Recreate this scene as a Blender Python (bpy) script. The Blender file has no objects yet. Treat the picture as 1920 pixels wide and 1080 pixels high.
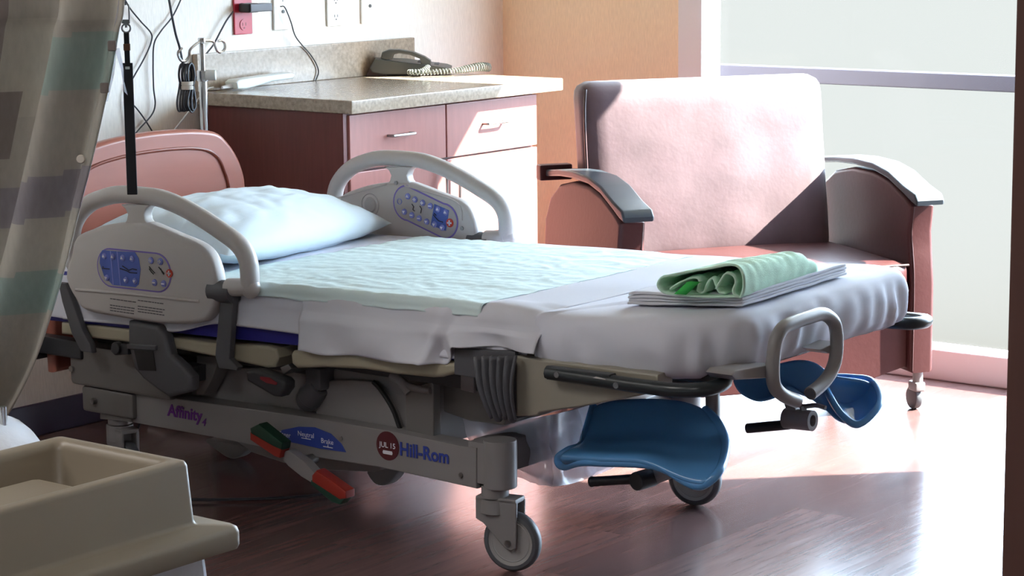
import bpy, bmesh, math, random
from mathutils import Vector, Matrix, noise
random.seed(7)
PI = math.pi
sc = bpy.context.scene
COL = sc.collection
R = math.radians

# ------------------------------------------------------------ camera, sky, sun, exposure
cd = {'loc':(5.2589,-4.134,1.55),'r':(0.7906,0.6123,-0.0098),'u':(-0.0925,0.1352,0.9865),'f':(-0.6053,0.779,-0.1635)}
cam_data = bpy.data.cameras.new('camera'); cam = bpy.data.objects.new('camera', cam_data); COL.objects.link(cam)
cam_data.sensor_width = 36; cam_data.lens = 4300 / 1920 * 36; cam_data.clip_start = .05; cam_data.clip_end = 300
r_, u_, f_ = (Vector(cd[k]).normalized() for k in 'ruf')
m4 = Matrix.Identity(4)
for i in range(3):
    m4[i][0] = r_[i]; m4[i][1] = u_[i]; m4[i][2] = -f_[i]; m4[i][3] = cd['loc'][i]
cam.matrix_world = m4
sc.camera = cam

world = bpy.data.worlds.new('sky'); sc.world = world; world.use_nodes = True
bgn = world.node_tree.nodes['Background']
bgn.inputs[0].default_value = (.66, .80, 1.0, 1); bgn.inputs[1].default_value = 15

sun_d = bpy.data.lights.new('sun', 'SUN'); sun_d.energy = 42; sun_d.angle = R(.55); sun_d.color = (1, .93, .84)
sun = bpy.data.objects.new('sun', sun_d); COL.objects.link(sun)
el = R(36.6)
sdir = Vector((-.7071 * math.cos(el), -.7071 * math.cos(el), -math.sin(el)))
sun.rotation_euler = sdir.to_track_quat('-Z', 'Y').to_euler()

def fill_lamp(x, y, sx, sy, e):  # unseen fill lamps, added to brighten the camera side of the room
    d = bpy.data.lights.new('fill_light', 'AREA'); d.shape = 'RECTANGLE'; d.size = sx; d.size_y = sy; d.energy = e; d.color = (1, .96, .93)
    o = bpy.data.objects.new('fill_light', d); o.location = (x, y, 2.66); COL.objects.link(o)
fill_lamp(3.6, -3.2, 1.2, .6, 13)
fill_lamp(1.2, -2.4, 1.2, .6, 18)

vs = sc.view_settings
sc.display_settings.display_device = 'sRGB'
vs.view_transform = 'Standard'; vs.look = 'None'; vs.exposure = .85; vs.gamma = 1; vs.use_curve_mapping = False
sc.cycles.max_bounces = 10; sc.cycles.diffuse_bounces = 6; sc.cycles.transparent_max_bounces = 16
sc.cycles.caustics_reflective = False; sc.cycles.caustics_refractive = False
sc.cycles.sample_clamp_indirect = 8
sc.cycles.use_denoising = True

# ------------------------------------------------------------ materials
def lin(c):
    return tuple(((v / 255) / 12.92 if v / 255 <= .04045 else ((v / 255 + .055) / 1.055) ** 2.4) for v in c)
MATS = {}
def mat(name, rgb, rough=.5, metal=0, spec=.5, var=None, bump=None, coat=0, sheen=0, stretch=None, transm=0, sub=0):
    """var=(scale, amount) colour variation; bump=(scale, strength, detail)."""
    m = bpy.data.materials.new(name); m.use_nodes = True
    nt = m.node_tree; b = nt.nodes['Principled BSDF']; L = nt.links
    c = lin(rgb) + (1,)
    b.inputs['Base Color'].default_value = c
    b.inputs['Roughness'].default_value = rough; b.inputs['Metallic'].default_value = metal
    b.inputs['Specular IOR Level'].default_value = spec
    b.inputs['Coat Weight'].default_value = coat; b.inputs['Coat Roughness'].default_value = .15
    if sheen:
        b.inputs['Sheen Weight'].default_value = sheen; b.inputs['Sheen Roughness'].default_value = .5
    if transm:
        b.inputs['Transmission Weight'].default_value = transm
    if sub:
        b.inputs['Subsurface Weight'].default_value = sub; b.inputs['Subsurface Radius'].default_value = (.02, .02, .02)
    if var or bump:
        tc = nt.nodes.new('ShaderNodeTexCoord'); mp = nt.nodes.new('ShaderNodeMapping')
        L.new(tc.outputs['Object'], mp.inputs[0])
        if stretch: mp.inputs['Scale'].default_value = stretch
    if var:
        n = nt.nodes.new('ShaderNodeTexNoise'); n.inputs['Scale'].default_value = var[0]; n.inputs['Detail'].default_value = 5
        L.new(mp.outputs[0], n.inputs['Vector'])
        rp = nt.nodes.new('ShaderNodeMapRange'); rp.inputs[1].default_value = .3; rp.inputs[2].default_value = .7
        rp.inputs[3].default_value = 1 - var[1]; rp.inputs[4].default_value = 1 + var[1]
        L.new(n.outputs[0], rp.inputs[0])
        mx = nt.nodes.new('ShaderNodeVectorMath'); mx.operation = 'SCALE'; mx.inputs[0].default_value = c[:3]
        L.new(rp.outputs[0], mx.inputs['Scale']); L.new(mx.outputs[0], b.inputs['Base Color'])
    if bump:
        n2 = nt.nodes.new('ShaderNodeTexNoise'); n2.inputs['Scale'].default_value = bump[0]
        n2.inputs['Detail'].default_value = bump[2] if len(bump) > 2 else 4
        L.new(mp.outputs[0], n2.inputs['Vector'])
        bp = nt.nodes.new('ShaderNodeBump'); bp.inputs['Strength'].default_value = bump[1]; bp.inputs['Distance'].default_value = .01
        L.new(n2.outputs[0], bp.inputs['Height']); L.new(bp.outputs[0], b.inputs['Normal'])
    MATS[name] = m
    return m
M = MATS
mat('wall_vinyl', (234, 228, 219), .55, var=(60, .07), bump=(90, .12, 3), stretch=(6, 6, .6))
mat('wall_warm_lit', (248, 225, 192), .55, var=(60, .07), bump=(90, .12, 3), stretch=(6, 6, .6))  # same vinyl as the left wall, warm bounced light put into its colour
mat('wall_paint', (176, 166, 152), .7)
mat('ceiling_paint', (200, 198, 192), .8)
mat('purple_base', (52, 40, 62), .35)
mat('white_frame', (232, 232, 236), .35)
mat('asphalt', (47, 45, 42), 1, spec=0)
mat('bed_taupe', (112, 109, 107), .42)
mat('bed_grey', (139, 136, 136), .4)
mat('rail_grey', (190, 186, 184), .38, bump=(300, .03, 2))
mat('deck_cream', (166, 159, 138), .45)
mat('foot_cream', (152, 147, 134), .4)
mat('slate', (84, 85, 90), .45)
mat('dark_slate', (50, 52, 56), .4)
mat('black_rubber', (24, 25, 27), .45)
mat('black_plastic', (30, 30, 34), .35)
mat('bumper', (40, 47, 50), .3)
mat('blue_mattress', (44, 44, 138), .5, bump=(25, .1))
mat('leg_blue', (90, 152, 208), .24, spec=.55)
mat('sheet', (208, 209, 217), .9, spec=.1, bump=(900, .04, 2))
mat('sheet_b', (214, 216, 226), .9, spec=.1, bump=(900, .04, 2))
mat('pillow', (216, 229, 236), .9, spec=.1)
mat('pad_paper', (214, 233, 234), .7, spec=.2, bump=(45, .1, 8))
mat('gown_green', (206, 240, 218), .9, spec=.1, bump=(450, .15, 2), var=(30, .08))
mat('gown_trim', (70, 190, 90), .8, spec=.1)
mat('headboard', (166, 102, 86), .32, spec=.5, var=(4, .04), stretch=(1, 1, 6))
mat('headboard_groove', (128, 62, 46), .4)
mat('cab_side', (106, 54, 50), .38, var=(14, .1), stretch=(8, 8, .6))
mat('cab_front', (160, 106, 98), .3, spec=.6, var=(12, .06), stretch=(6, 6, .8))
mat('laminate', (160, 145, 128), .2, spec=.5, var=(90, .24))
mat('chrome', (205, 205, 205), .2, metal=1)
mat('steel', (150, 150, 150), .35, metal=1)
mat('sofa_vinyl', (70, 38, 38), .42, spec=.28, bump=(60, .05, 5), var=(6, .1))
mat('sofa_worn_lit', (100, 80, 86), .45, spec=.4, bump=(60, .05, 5), var=(9, .16), sheen=.4)  # worn vinyl; paler colour and sheen also stand in for grazing sun
mat('sofa_pipe', (66, 42, 42), .4)
mat('arm_cap', (52, 60, 68), .34, spec=.4)
mat('bin_cream', (138, 128, 112), .42, var=(5, .03))
mat('bag_white', (215, 220, 228), .45, bump=(20, .5))
mat('red_plate', (186, 44, 64), .35)
mat('red_dark', (120, 18, 30), .4)
mat('white_plate', (244, 244, 240), .4)
mat('white_plastic', (220, 226, 224), .4)
mat('phone_grey', (70, 72, 70), .4)
mat('phone_cord', (120, 126, 122), .4)
mat('panel_purple', (120, 104, 186), .4)
mat('panel_blue', (74, 98, 182), .35)
mat('panel_face', (170, 166, 166), .35)
mat('button', (128, 138, 210), .3)
mat('button_mark', (228, 230, 240), .4)
mat('button_ink', (22, 22, 34), .5)
mat('nurse_red', (196, 60, 40), .4)
mat('pedal_green', (24, 60, 46), .4)
mat('pedal_red', (150, 44, 32), .4)
mat('label_blue', (54, 74, 160), .4)
mat('label_maroon', (84, 28, 36), .4)
mat('ink_purple', (100, 36, 130), .5)
mat('ink_blue', (52, 70, 160), .5)
mat('ink_white', (232, 232, 240), .5)
mat('ink_red', (120, 24, 34), .5)
mat('tyre_grey', (88, 90, 94), .45)
mat('wheel_disc', (160, 158, 156), .4)
mat('cord_dark', (44, 46, 54), .45)
mat('cord_white', (215, 215, 215), .5)
mat('strap_black', (20, 22, 30), .6)
mat('strap_brown', (110, 70, 50), .6)
mat('tie_cream', (200, 192, 180), .6)
mat('door_wood', (92, 60, 52), .5, var=(8, .08), stretch=(8, 8, .5))
def fabric(name, rgb):
    m = mat(name, rgb, .9, spec=.05, var=(40, .10), bump=(500, .2, 2), stretch=(2, 2, .4)); nt = m.node_tree; b = nt.nodes['Principled BSDF']
    tl = nt.nodes.new('ShaderNodeBsdfTranslucent'); tl.inputs[0].default_value = lin(rgb) + (1,)
    mx = nt.nodes.new('ShaderNodeMixShader'); mx.inputs[0].default_value = .45
    nt.links.new(b.outputs[0], mx.inputs[1]); nt.links.new(tl.outputs[0], mx.inputs[2]); nt.links.new(mx.outputs[0], nt.nodes['Material Output'].inputs[0])
    return m
fabric('cur_beige', (182, 176, 167)); fabric('cur_teal', (164, 174, 167)); fabric('cur_plum', (160, 154, 156)); fabric('cur_brown', (150, 141, 136)); fabric('cur_light', (190, 184, 174))

def floor_mat():
    m = bpy.data.materials.new('floor_wood'); m.use_nodes = True; nt = m.node_tree; L = nt.links; b = nt.nodes['Principled BSDF']
    geo = nt.nodes.new('ShaderNodeNewGeometry'); mp = nt.nodes.new('ShaderNodeMapping'); mp.inputs['Scale'].default_value = (14, 1.3, 1)
    L.new(geo.outputs['Position'], mp.inputs[0])
    oi = nt.nodes.new('ShaderNodeObjectInfo')
    n = nt.nodes.new('ShaderNodeTexNoise'); n.noise_dimensions = '4D'; n.inputs['Scale'].default_value = 3; n.inputs['Detail'].default_value = 8; n.inputs['Roughness'].default_value = .6
    L.new(mp.outputs[0], n.inputs['Vector'])
    mu = nt.nodes.new('ShaderNodeMath'); mu.operation = 'MULTIPLY'; mu.inputs[1].default_value = 30
    L.new(oi.outputs['Random'], mu.inputs[0]); L.new(mu.outputs[0], n.inputs['W'])
    rp = nt.nodes.new('ShaderNodeValToRGB')
    rp.color_ramp.elements[0].position = .3; rp.color_ramp.elements[0].color = lin((87, 67, 66)) + (1,)
    rp.color_ramp.elements[1].position = .72; rp.color_ramp.elements[1].color = lin((106, 81, 78)) + (1,)
    L.new(n.outputs[0], rp.inputs[0])
    hs = nt.nodes.new('ShaderNodeHueSaturation'); L.new(rp.outputs[0], hs.inputs['Color'])
    mr = nt.nodes.new('ShaderNodeMapRange'); mr.inputs[3].default_value = .84; mr.inputs[4].default_value = 1.14
    L.new(oi.outputs['Random'], mr.inputs[0]); L.new(mr.outputs[0], hs.inputs['Value'])
    L.new(hs.outputs[0], b.inputs['Base Color'])
    # lacquer scratches along the boards
    mp2 = nt.nodes.new('ShaderNodeMapping'); mp2.inputs['Scale'].default_value = (120, 3.5, 1); L.new(geo.outputs['Position'], mp2.inputs[0])
    n2 = nt.nodes.new('ShaderNodeTexNoise'); n2.inputs['Scale'].default_value = 1.2; n2.inputs['Detail'].default_value = 5; L.new(mp2.outputs[0], n2.inputs['Vector'])
    r2 = nt.nodes.new('ShaderNodeMapRange'); r2.inputs[1].default_value = .45; r2.inputs[2].default_value = .75; r2.inputs[3].default_value = .19; r2.inputs[4].default_value = .25
    L.new(n2.outputs[0], r2.inputs[0]); L.new(r2.outputs[0], b.inputs['Roughness'])
    bp = nt.nodes.new('ShaderNodeBump'); bp.inputs['Strength'].default_value = .05; bp.inputs['Distance'].default_value = .002
    L.new(n2.outputs[0], bp.inputs['Height']); L.new(bp.outputs[0], b.inputs['Normal'])
    b.inputs['Specular IOR Level'].default_value = .3; b.inputs['Coat Weight'].default_value = .04; b.inputs['Coat Roughness'].default_value = .1
    M['floor_wood'] = m
floor_mat()

def glass_mat(name, tint, gloss, rough=.02):
    m = bpy.data.materials.new(name); m.use_nodes = True; nt = m.node_tree; L = nt.links
    nt.nodes.remove(nt.nodes['Principled BSDF']); out = nt.nodes['Material Output']
    t = nt.nodes.new('ShaderNodeBsdfTransparent'); t.inputs[0].default_value = tint + (1,)
    g = nt.nodes.new('ShaderNodeBsdfGlossy'); g.inputs['Roughness'].default_value = rough
    mx = nt.nodes.new('ShaderNodeMixShader'); lw = nt.nodes.new('ShaderNodeFresnel'); lw.inputs[0].default_value = 1.3
    mm = nt.nodes.new('ShaderNodeMath'); mm.operation = 'MULTIPLY'; mm.inputs[1].default_value = gloss
    L.new(lw.outputs[0], mm.inputs[0]); L.new(mm.outputs[0], mx.inputs[0]); L.new(t.outputs[0], mx.inputs[1]); L.new(g.outputs[0], mx.inputs[2]); L.new(mx.outputs[0], out.inputs[0])
    M[name] = m
mat('rail_paint', (58, 56, 66), .6, spec=.1)
glass_mat('window_glass', (.94, .97, .965), .15, 0)

def film_mat(name, rgb, alpha):
    m = bpy.data.materials.new(name); m.use_nodes = True; nt = m.node_tree; L = nt.links
    nt.nodes.remove(nt.nodes['Principled BSDF']); out = nt.nodes['Material Output']
    t = nt.nodes.new('ShaderNodeBsdfTransparent'); t.inputs[0].default_value = (.95, .95, .97, 1)
    d = nt.nodes.new('ShaderNodeBsdfDiffuse'); d.inputs[0].default_value = lin(rgb) + (1,)
    tl = nt.nodes.new('ShaderNodeBsdfTranslucent'); tl.inputs[0].default_value = lin(rgb) + (1,)
    g = nt.nodes.new('ShaderNodeBsdfGlossy'); g.inputs['Roughness'].default_value = .25
    a1 = nt.nodes.new('ShaderNodeMixShader'); a1.inputs[0].default_value = .5; L.new(d.outputs[0], a1.inputs[1]); L.new(tl.outputs[0], a1.inputs[2])
    a2 = nt.nodes.new('ShaderNodeMixShader'); a2.inputs[0].default_value = .15; L.new(a1.outputs[0], a2.inputs[1]); L.new(g.outputs[0], a2.inputs[2])
    a3 = nt.nodes.new('ShaderNodeMixShader'); a3.inputs[0].default_value = alpha; L.new(t.outputs[0], a3.inputs[1]); L.new(a2.outputs[0], a3.inputs[2])
    L.new(a3.outputs[0], out.inputs[0]); M[name] = m
def cloth_light(name, rgb):
    m = bpy.data.materials.new(name); m.use_nodes = True; nt = m.node_tree; L = nt.links
    nt.nodes.remove(nt.nodes['Principled BSDF']); out = nt.nodes['Material Output']
    d = nt.nodes.new('ShaderNodeBsdfDiffuse'); d.inputs[0].default_value = lin(rgb) + (1,)
    tl = nt.nodes.new('ShaderNodeBsdfTranslucent'); tl.inputs[0].default_value = lin(rgb) + (1,)
    a1 = nt.nodes.new('ShaderNodeMixShader'); a1.inputs[0].default_value = .6; L.new(d.outputs[0], a1.inputs[1]); L.new(tl.outputs[0], a1.inputs[2]); L.new(a1.outputs[0], out.inputs[0]); M[name] = m
cloth_light('shade_cloth', (236, 230, 216))
film_mat('clear_film', (226, 226, 236), .72)
film_mat('tag_film', (190, 190, 205), .6)

# ------------------------------------------------------------ mesh helpers
def new(): return bmesh.new()
def box(bm, x0, x1, y0, y1, z0, z1, bev=0, seg=2, mtx=None):
    r = bmesh.ops.create_cube(bm, size=1)
    vs_ = r['verts']
    for v in vs_:
        v.co = Vector(((x0 + x1) / 2 + v.co.x * (x1 - x0), (y0 + y1) / 2 + v.co.y * (y1 - y0), (z0 + z1) / 2 + v.co.z * (z1 - z0)))
    if mtx is not None:
        for v in vs_: v.co = mtx @ v.co
    if bev:
        es = list({e for v in vs_ for e in v.link_edges})
        bmesh.ops.bevel(bm, geom=es, offset=bev, segments=seg, profile=.5, affect='EDGES')
    return bm
def basis(d):
    d = Vector(d).normalized(); a = Vector((0, 0, 1)) if abs(d.z) < .9 else Vector((1, 0, 0))
    x = a.cross(d).normalized(); return x, d.cross(x), d
def cyl(bm, p0, p1, r0, r1=None, n=20, cap=True, bev=0):
    p0, p1 = Vector(p0), Vector(p1); r1 = r0 if r1 is None else r1
    L_ = (p1 - p0).length
    if bev: prof = [(0, 0), (r0 - bev, 0), (r0 - bev * .3, bev * .3), (r0, bev), (r1, L_ - bev), (r1 - bev * .3, L_ - bev * .3), (r1 - bev, L_), (0, L_)]
    elif cap: prof = [(0, 0), (r0, 0), (r1, L_), (0, L_)]
    else: prof = [(r0, 0), (r1, L_)]
    return lathe(bm, prof, p0, p1 - p0, n)
def lathe(bm, prof, o, d, n=24):
    x, y, z = basis(d); o = Vector(o); rings = []
    for r, h in prof:
        if r < 1e-6: rings.append([bm.verts.new(o + z * h)])
        else: rings.append([bm.verts.new(o + z * h + (x * math.cos(2 * PI * k / n) + y * math.sin(2 * PI * k / n)) * r) for k in range(n)])
    for a, b in zip(rings, rings[1:]):
        for k in range(n):
            k2 = (k + 1) % n
            if len(a) == 1 and len(b) == 1: continue
            if len(a) == 1: bm.faces.new((a[0], b[k2], b[k]))
            elif len(b) == 1: bm.faces.new((a[k], a[k2], b[0]))
            else: bm.faces.new((a[k], a[k2], b[k2], b[k]))
    return bm
def cr(pts, per=8, closed=False):
    """Catmull-Rom through the points."""
    P = [Vector(p) for p in pts]; n = len(P); out = []
    rng = n if closed else n - 1
    for i in range(rng):
        p1, p2 = P[i], P[(i + 1) % n]
        p0 = P[i - 1] if (closed or i > 0) else p1 * 2 - p2
        p3 = P[(i + 2) % n] if (closed or i + 2 < n) else p2 * 2 - p1
        for k in range(per):
            t = k / per
            out.append(.5 * ((2 * p1) + (p2 - p0) * t + (2 * p0 - 5 * p1 + 4 * p2 - p3) * t * t + (3 * p1 - p0 - 3 * p2 + p3) * t ** 3))
    if not closed: out.append(P[-1])
    return out
def tube(bm, pts, r, n=10, per=6, closed=False, cap=True, rfun=None, squash=1):
    path = cr(pts, per, closed) if per else [Vector(p) for p in pts]
    m = len(path); rings = []; N = None
    for i, p in enumerate(path):
        a = path[(i - 1) % m] if (closed or i > 0) else p
        b = path[(i + 1) % m] if (closed or i < m - 1) else p
        d = (b - a).normalized()
        if N is None: N = basis(d)[0]
        N = (N - d * N.dot(d)).normalized(); B = d.cross(N)
        rr = rfun(i / max(1, m - 1)) if rfun else r
        rings.append([bm.verts.new(p + (N * math.cos(2 * PI * k / n) + B * squash * math.sin(2 * PI * k / n)) * rr) for k in range(n)])
    prs = list(zip(rings, rings[1:])) + ([(rings[-1], rings[0])] if closed else [])
    for a, b in prs:
        for k in range(n): bm.faces.new((a[k], a[(k + 1) % n], b[(k + 1) % n], b[k]))
    if cap and not closed:
        bm.faces.new(rings[0][::-1]); bm.faces.new(rings[-1])
    return bm
def prism(bm, pts, axis, a0, a1, bev=0, seg=3, smooth=0):
    """polygon pts (two other axes in order) extruded along axis."""
    if smooth:
        pts = [tuple(v)[:2] for v in cr([(p[0], p[1], 0) for p in pts], smooth, True)]
    def P(p, a):
        return Vector((a, p[0], p[1])) if axis == 'x' else Vector((p[0], a, p[1])) if axis == 'y' else Vector((p[0], p[1], a))
    A = [bm.verts.new(P(p, a0)) for p in pts]; B = [bm.verts.new(P(p, a1)) for p in pts]; n = len(pts)
    fa = bm.faces.new(A); fb = bm.faces.new(B[::-1])
    for i in range(n): bm.faces.new((A[i], B[i], B[(i + 1) % n], A[(i + 1) % n]))
    bmesh.ops.recalc_face_normals(bm, faces=bm.faces[:])
    if bev:
        es = list(set(fa.edges[:]) | set(fb.edges[:]))
        bmesh.ops.bevel(bm, geom=es, offset=bev, segments=seg, profile=.5, affect='EDGES', clamp_overlap=True)
    return bm
def grid(bm, G, wrap=False):
    V = [[bm.verts.new(p) for p in row] for row in G]
    for i in range(len(V) - 1):
        for j in range(len(V[0]) - (0 if wrap else 1)):
            j2 = (j + 1) % len(V[0])
            bm.faces.new((V[i][j], V[i][j2], V[i + 1][j2], V[i + 1][j]))
    return V
def ball(bm, c, rx, ry=None, rz=None, n=16):
    r = bmesh.ops.create_uvsphere(bm, u_segments=n, v_segments=n // 2, radius=1)
    for v in r['verts']: v.co = Vector((c[0] + v.co.x * rx, c[1] + v.co.y * (ry or rx), c[2] + v.co.z * (rz or rx)))
    return bm
def wpos(o):
    p = Vector((0, 0, 0))
    while o: p += Vector(o.location); o = o.parent
    return p
def islands(bm):
    seen = set(); out = []
    for v in bm.verts:
        if v in seen: continue
        st = [v]; seen.add(v); isl = []
        while st:
            a = st.pop(); isl.append(a)
            for e in a.link_edges:
                o = e.other_vert(a)
                if o not in seen: seen.add(o); st.append(o)
        out.append(isl)
    return out
def split(name, bm, m, parent, smooth=40):
    """one part per separate piece"""
    bm.verts.index_update(); res = []
    for isl in islands(bm):
        q = new(); mp = {v: q.verts.new(v.co) for v in isl}
        for f in {f for v in isl for f in v.link_faces}: q.faces.new([mp[v] for v in f.verts])
        res.append(obj(name, q, m, parent, smooth))
    bm.free(); return res
def obj(name, bm, m, parent=None, smooth=40, recalc=True, mats=None):
    if recalc: bmesh.ops.recalc_face_normals(bm, faces=bm.faces[:])
    me = bpy.data.meshes.new(name)
    if parent is None:
        xs = [v.co.x for v in bm.verts]; ys = [v.co.y for v in bm.verts]; zs = [v.co.z for v in bm.verts]
        off = Vector(((min(xs) + max(xs)) / 2, (min(ys) + max(ys)) / 2, min(zs)))
    else: off = wpos(parent)
    for v in bm.verts: v.co -= off
    bm.to_mesh(me); bm.free()
    for k in (mats or [m]): me.materials.append(M[k])
    if smooth:
        me.shade_smooth(); me.set_sharp_from_angle(angle=R(smooth))
    o = bpy.data.objects.new(name, me); COL.objects.link(o)
    if smooth == 40:
        wn = o.modifiers.new('normals', 'WEIGHTED_NORMAL'); wn.keep_sharp = True
    if parent is None: o.location = off
    else: o.parent = parent
    return o
def tag(o, label, cat, group=None, kind=None):
    o['label'] = label; o['category'] = cat
    if group: o['group'] = group
    if kind: o['kind'] = kind
    return o
def thing(name, label, cat, loc, group=None):
    o = bpy.data.objects.new(name, None); o.empty_display_size = .05; COL.objects.link(o); o.location = loc
    return tag(o, label, cat, group)
def struct(name, bm, m, smooth=0, mats=None):
    o = obj(name, bm, m, None, smooth, mats=mats); o['kind'] = 'structure'; return o
def solid(o, t, off=0):
    md = o.modifiers.new('thick', 'SOLIDIFY'); md.thickness = t; md.offset = off; return o
def subs(o, n=1):
    md = o.modifiers.new('sub', 'SUBSURF'); md.levels = n; md.render_levels = n; return o
def text(name, s, m, parent, loc, size, rot=(PI / 2, 0, 0), bold=0, shear=0, depth=.0006, align='CENTER', sx=1, label=None):
    cu = bpy.data.curves.new(name, 'FONT'); cu.body = s; cu.size = size; cu.extrude = depth; cu.offset = bold; cu.shear = shear
    cu.align_x = align; cu.align_y = 'CENTER'; cu.resolution_u = 3
    t = bpy.data.objects.new(name, cu); COL.objects.link(t)
    dg = bpy.context.evaluated_depsgraph_get()
    me = bpy.data.meshes.new_from_object(t.evaluated_get(dg)); bpy.data.objects.remove(t)
    me.materials.clear(); me.materials.append(M[m])
    mt = Matrix.Translation(Vector(loc) - wpos(parent)) @ Matrix.Rotation(rot[2], 4, 'Z') @ Matrix.Rotation(rot[0], 4, 'X') @ Matrix.Rotation(rot[1], 4, 'Y') @ Matrix.Diagonal((sx, 1, 1, 1))
    me.transform(mt)
    o = bpy.data.objects.new(name, me); COL.objects.link(o); o.parent = parent
    if label: o['label'] = label
    return o
def nz(x, y, z=0): return noise.noise(Vector((x, y, z)))
def ss(a, b, x):
    t = max(0, min(1, (x - a) / (b - a))); return t * t * (3 - 2 * t)

# ------------------------------------------------------------ the room
WY = 2.594; XR = 6.4; YF = -5.6; H = 2.7
b = new(); box(b, -.2, XR, YF, WY + .1, -.2, -.012); floor = struct('floor', b, 'floor_wood')
# the boards that can be told apart around the bed and sofa
pw, pl_ = .19, 1.22; k = 0; shared = {}
for i in range(28):
    xx = .0 + i * pw; yy = -3.2 - (i * .37) % pl_
    while yy < WY:
        y0 = max(yy, -3.2); y1 = min(yy + pl_, WY)
        if y1 - y0 > .05:
            key = round(y1 - y0, 3)
            if key not in shared:
                q = new(); box(q, 0, pw - .0004, 0, y1 - y0 - .0004, -.012, 0)
                me = bpy.data.meshes.new('floorboard'); q.to_mesh(me); q.free(); me.materials.append(M['floor_wood']); shared[key] = me
            o = bpy.data.objects.new('floorboard', shared[key]); COL.objects.link(o); o.parent = floor
            o.location = Vector((xx, y0, 0)) - Vector(floor.location)
        yy += pl_
for n_, a in (('left', (-.12, 0, YF, WY + .12)), ('right', (XR, XR + .12, YF, WY + .12)), ('front', (-.12, XR + .12, YF - .12, YF))):
    b = new(); box(b, *a, 0, H); struct('wall_' + n_, b, 'wall_vinyl' if n_ == 'left' else 'wall_paint')
WX0, WX1, WZ1 = .79, 3.71, 2.5
b = new()
box(b, 0, WX0, WY, WY + .14, 0, H); box(b, WX1, XR, WY, WY + .14, 0, H); box(b, WX0, WX1, WY, WY + .14, WZ1, H)
struct('wall_back', b, 'wall_warm_lit')
b = new(); box(b, -.12, XR + .12, YF - .12, WY + .14, H, H + .1); struct('ceiling', b, 'ceiling_paint')
b = new(); box(b, .0005, .012, YF, 1.0, 0, .1, .003); struct('baseboard_left', b, 'purple_base')
b = new(); box(b, .013, WX0 - .02, WY - .012, WY - .0005, 0, .1, .003); struct('baseboard_back', b, 'purple_base')
# window: frame, mid rail and two panes
b = new()
box(b, WX0, WX0 + .1, WY - .02, WY + .1, .0, WZ1, .004); box(b, WX1 - .1, WX1, WY - .02, WY + .1, 0, WZ1, .004)
box(b, WX0 + .1, WX1 - .1, WY - .02, WY + .1, 0, .103, .004)
box(b, WX0 + .1, WX1 - .1, WY - .02, WY + .1, WZ1 - .05, WZ1, .004)
win = struct('window_1', b, 'white_frame')
b = new(); box(b, WX0 + .1, WX1 - .1, WY + .06, WY + .066, .103, WZ1 - .05); obj('pane', b, 'window_glass', win, 0)
sh = thing('added_roller_shade', 'unseen translucent cream roller shade added over the window top to spread daylight', 'shade', (2.25, WY + .01, 1.9))  # added out of view: hem cuts the sunlight, cloth acts as diffuse source
b = new(); box(b, WX0 + .105, WX1 - .105, WY + .012, WY + .0135, 1.915, WZ1 - .06); obj('shade_cloth', b, 'shade_cloth', sh, 0)
b = new(); box(b, WX0 + .105, WX1 - .105, WY + .005, WY + .021, 1.9, 1.92, .004); obj('hem_bar', b, 'white_frame', sh, 0)
b = new(); cyl(b, (WX0 + .105, WY + .015, WZ1 - .075), (WX1 - .105, WY + .015, WZ1 - .075), .022); obj('roller', b, 'white_frame', sh)
br = thing('balcony_railing', 'pale horizontal railing outside beyond the window glass', 'railing', (2.4, 3.62, -.15))
b = new(); box(b, -.6, 5.2, 3.59, 3.65, .868, .928, .006); obj('top_rail', b, 'rail_paint', br)
for x_ in (-.55, 5.15):
    b = new(); box(b, x_ - .025, x_ + .025, 3.595, 3.645, -.15, .868, .003); obj('post', b, 'rail_paint', br)
b = new(); box(b, -30, 40, WY + .15, 60, -.4, -.15); struct('ground', b, 'asphalt')

# near door leaf at the right edge of the view
b = new(); box(b, 4.004, 4.5, -1.5, -1.455, 0.01, 2.2, .004)
d1 = struct('door_1', b, 'door_wood', 40)
# ------------------------------------------------------------ cabinet and counter
cab = thing('base_cabinet', 'dark reddish brown wooden base cabinet with drawers and doors under the speckled counter', 'cabinet', (.3, 1.5, 0))
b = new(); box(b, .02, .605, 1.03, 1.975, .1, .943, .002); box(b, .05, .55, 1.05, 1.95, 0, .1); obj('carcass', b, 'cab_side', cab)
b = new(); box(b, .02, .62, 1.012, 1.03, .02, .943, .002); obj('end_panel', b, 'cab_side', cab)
def pull(parent, y, z, vertical=False, x=.632):
    b = new(); L_ = .052
    if vertical: tube(b, [(x - .012, y, z + L_), (x + .012, y, z + L_), (x + .018, y, z + L_ - .01), (x + .018, y, z - L_ + .01), (x + .012, y, z - L_), (x - .012, y, z - L_)], .0045, 8, 3)
    else: tube(b, [(x - .012, y - L_, z), (x + .012, y - L_, z), (x + .018, y - L_ + .01, z), (x + .018, y + L_ - .01, z), (x + .012, y + L_, z), (x - .012, y + L_, z)], .0045, 8, 3)
    return obj('handle', b, 'steel', parent)
for y0, y1 in ((1.034, 1.492), (1.497, 1.972)):
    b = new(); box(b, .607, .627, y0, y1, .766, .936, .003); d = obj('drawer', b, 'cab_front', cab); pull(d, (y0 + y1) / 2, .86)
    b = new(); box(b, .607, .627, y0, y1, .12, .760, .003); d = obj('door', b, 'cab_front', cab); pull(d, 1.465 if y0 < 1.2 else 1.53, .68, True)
ct = thing('countertop', 'speckled beige laminate countertop with backsplash along the wall', 'countertop', (.33, 1.5, .944))
b = new(); box(b, .001, .672, .995, 2.06, .944, .985, .004); obj('slab', b, 'laminate', ct)
b = new(); box(b, .001, .024, .995, 2.06, .985, 1.104, .003); obj('backsplash', b, 'laminate', ct)

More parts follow.
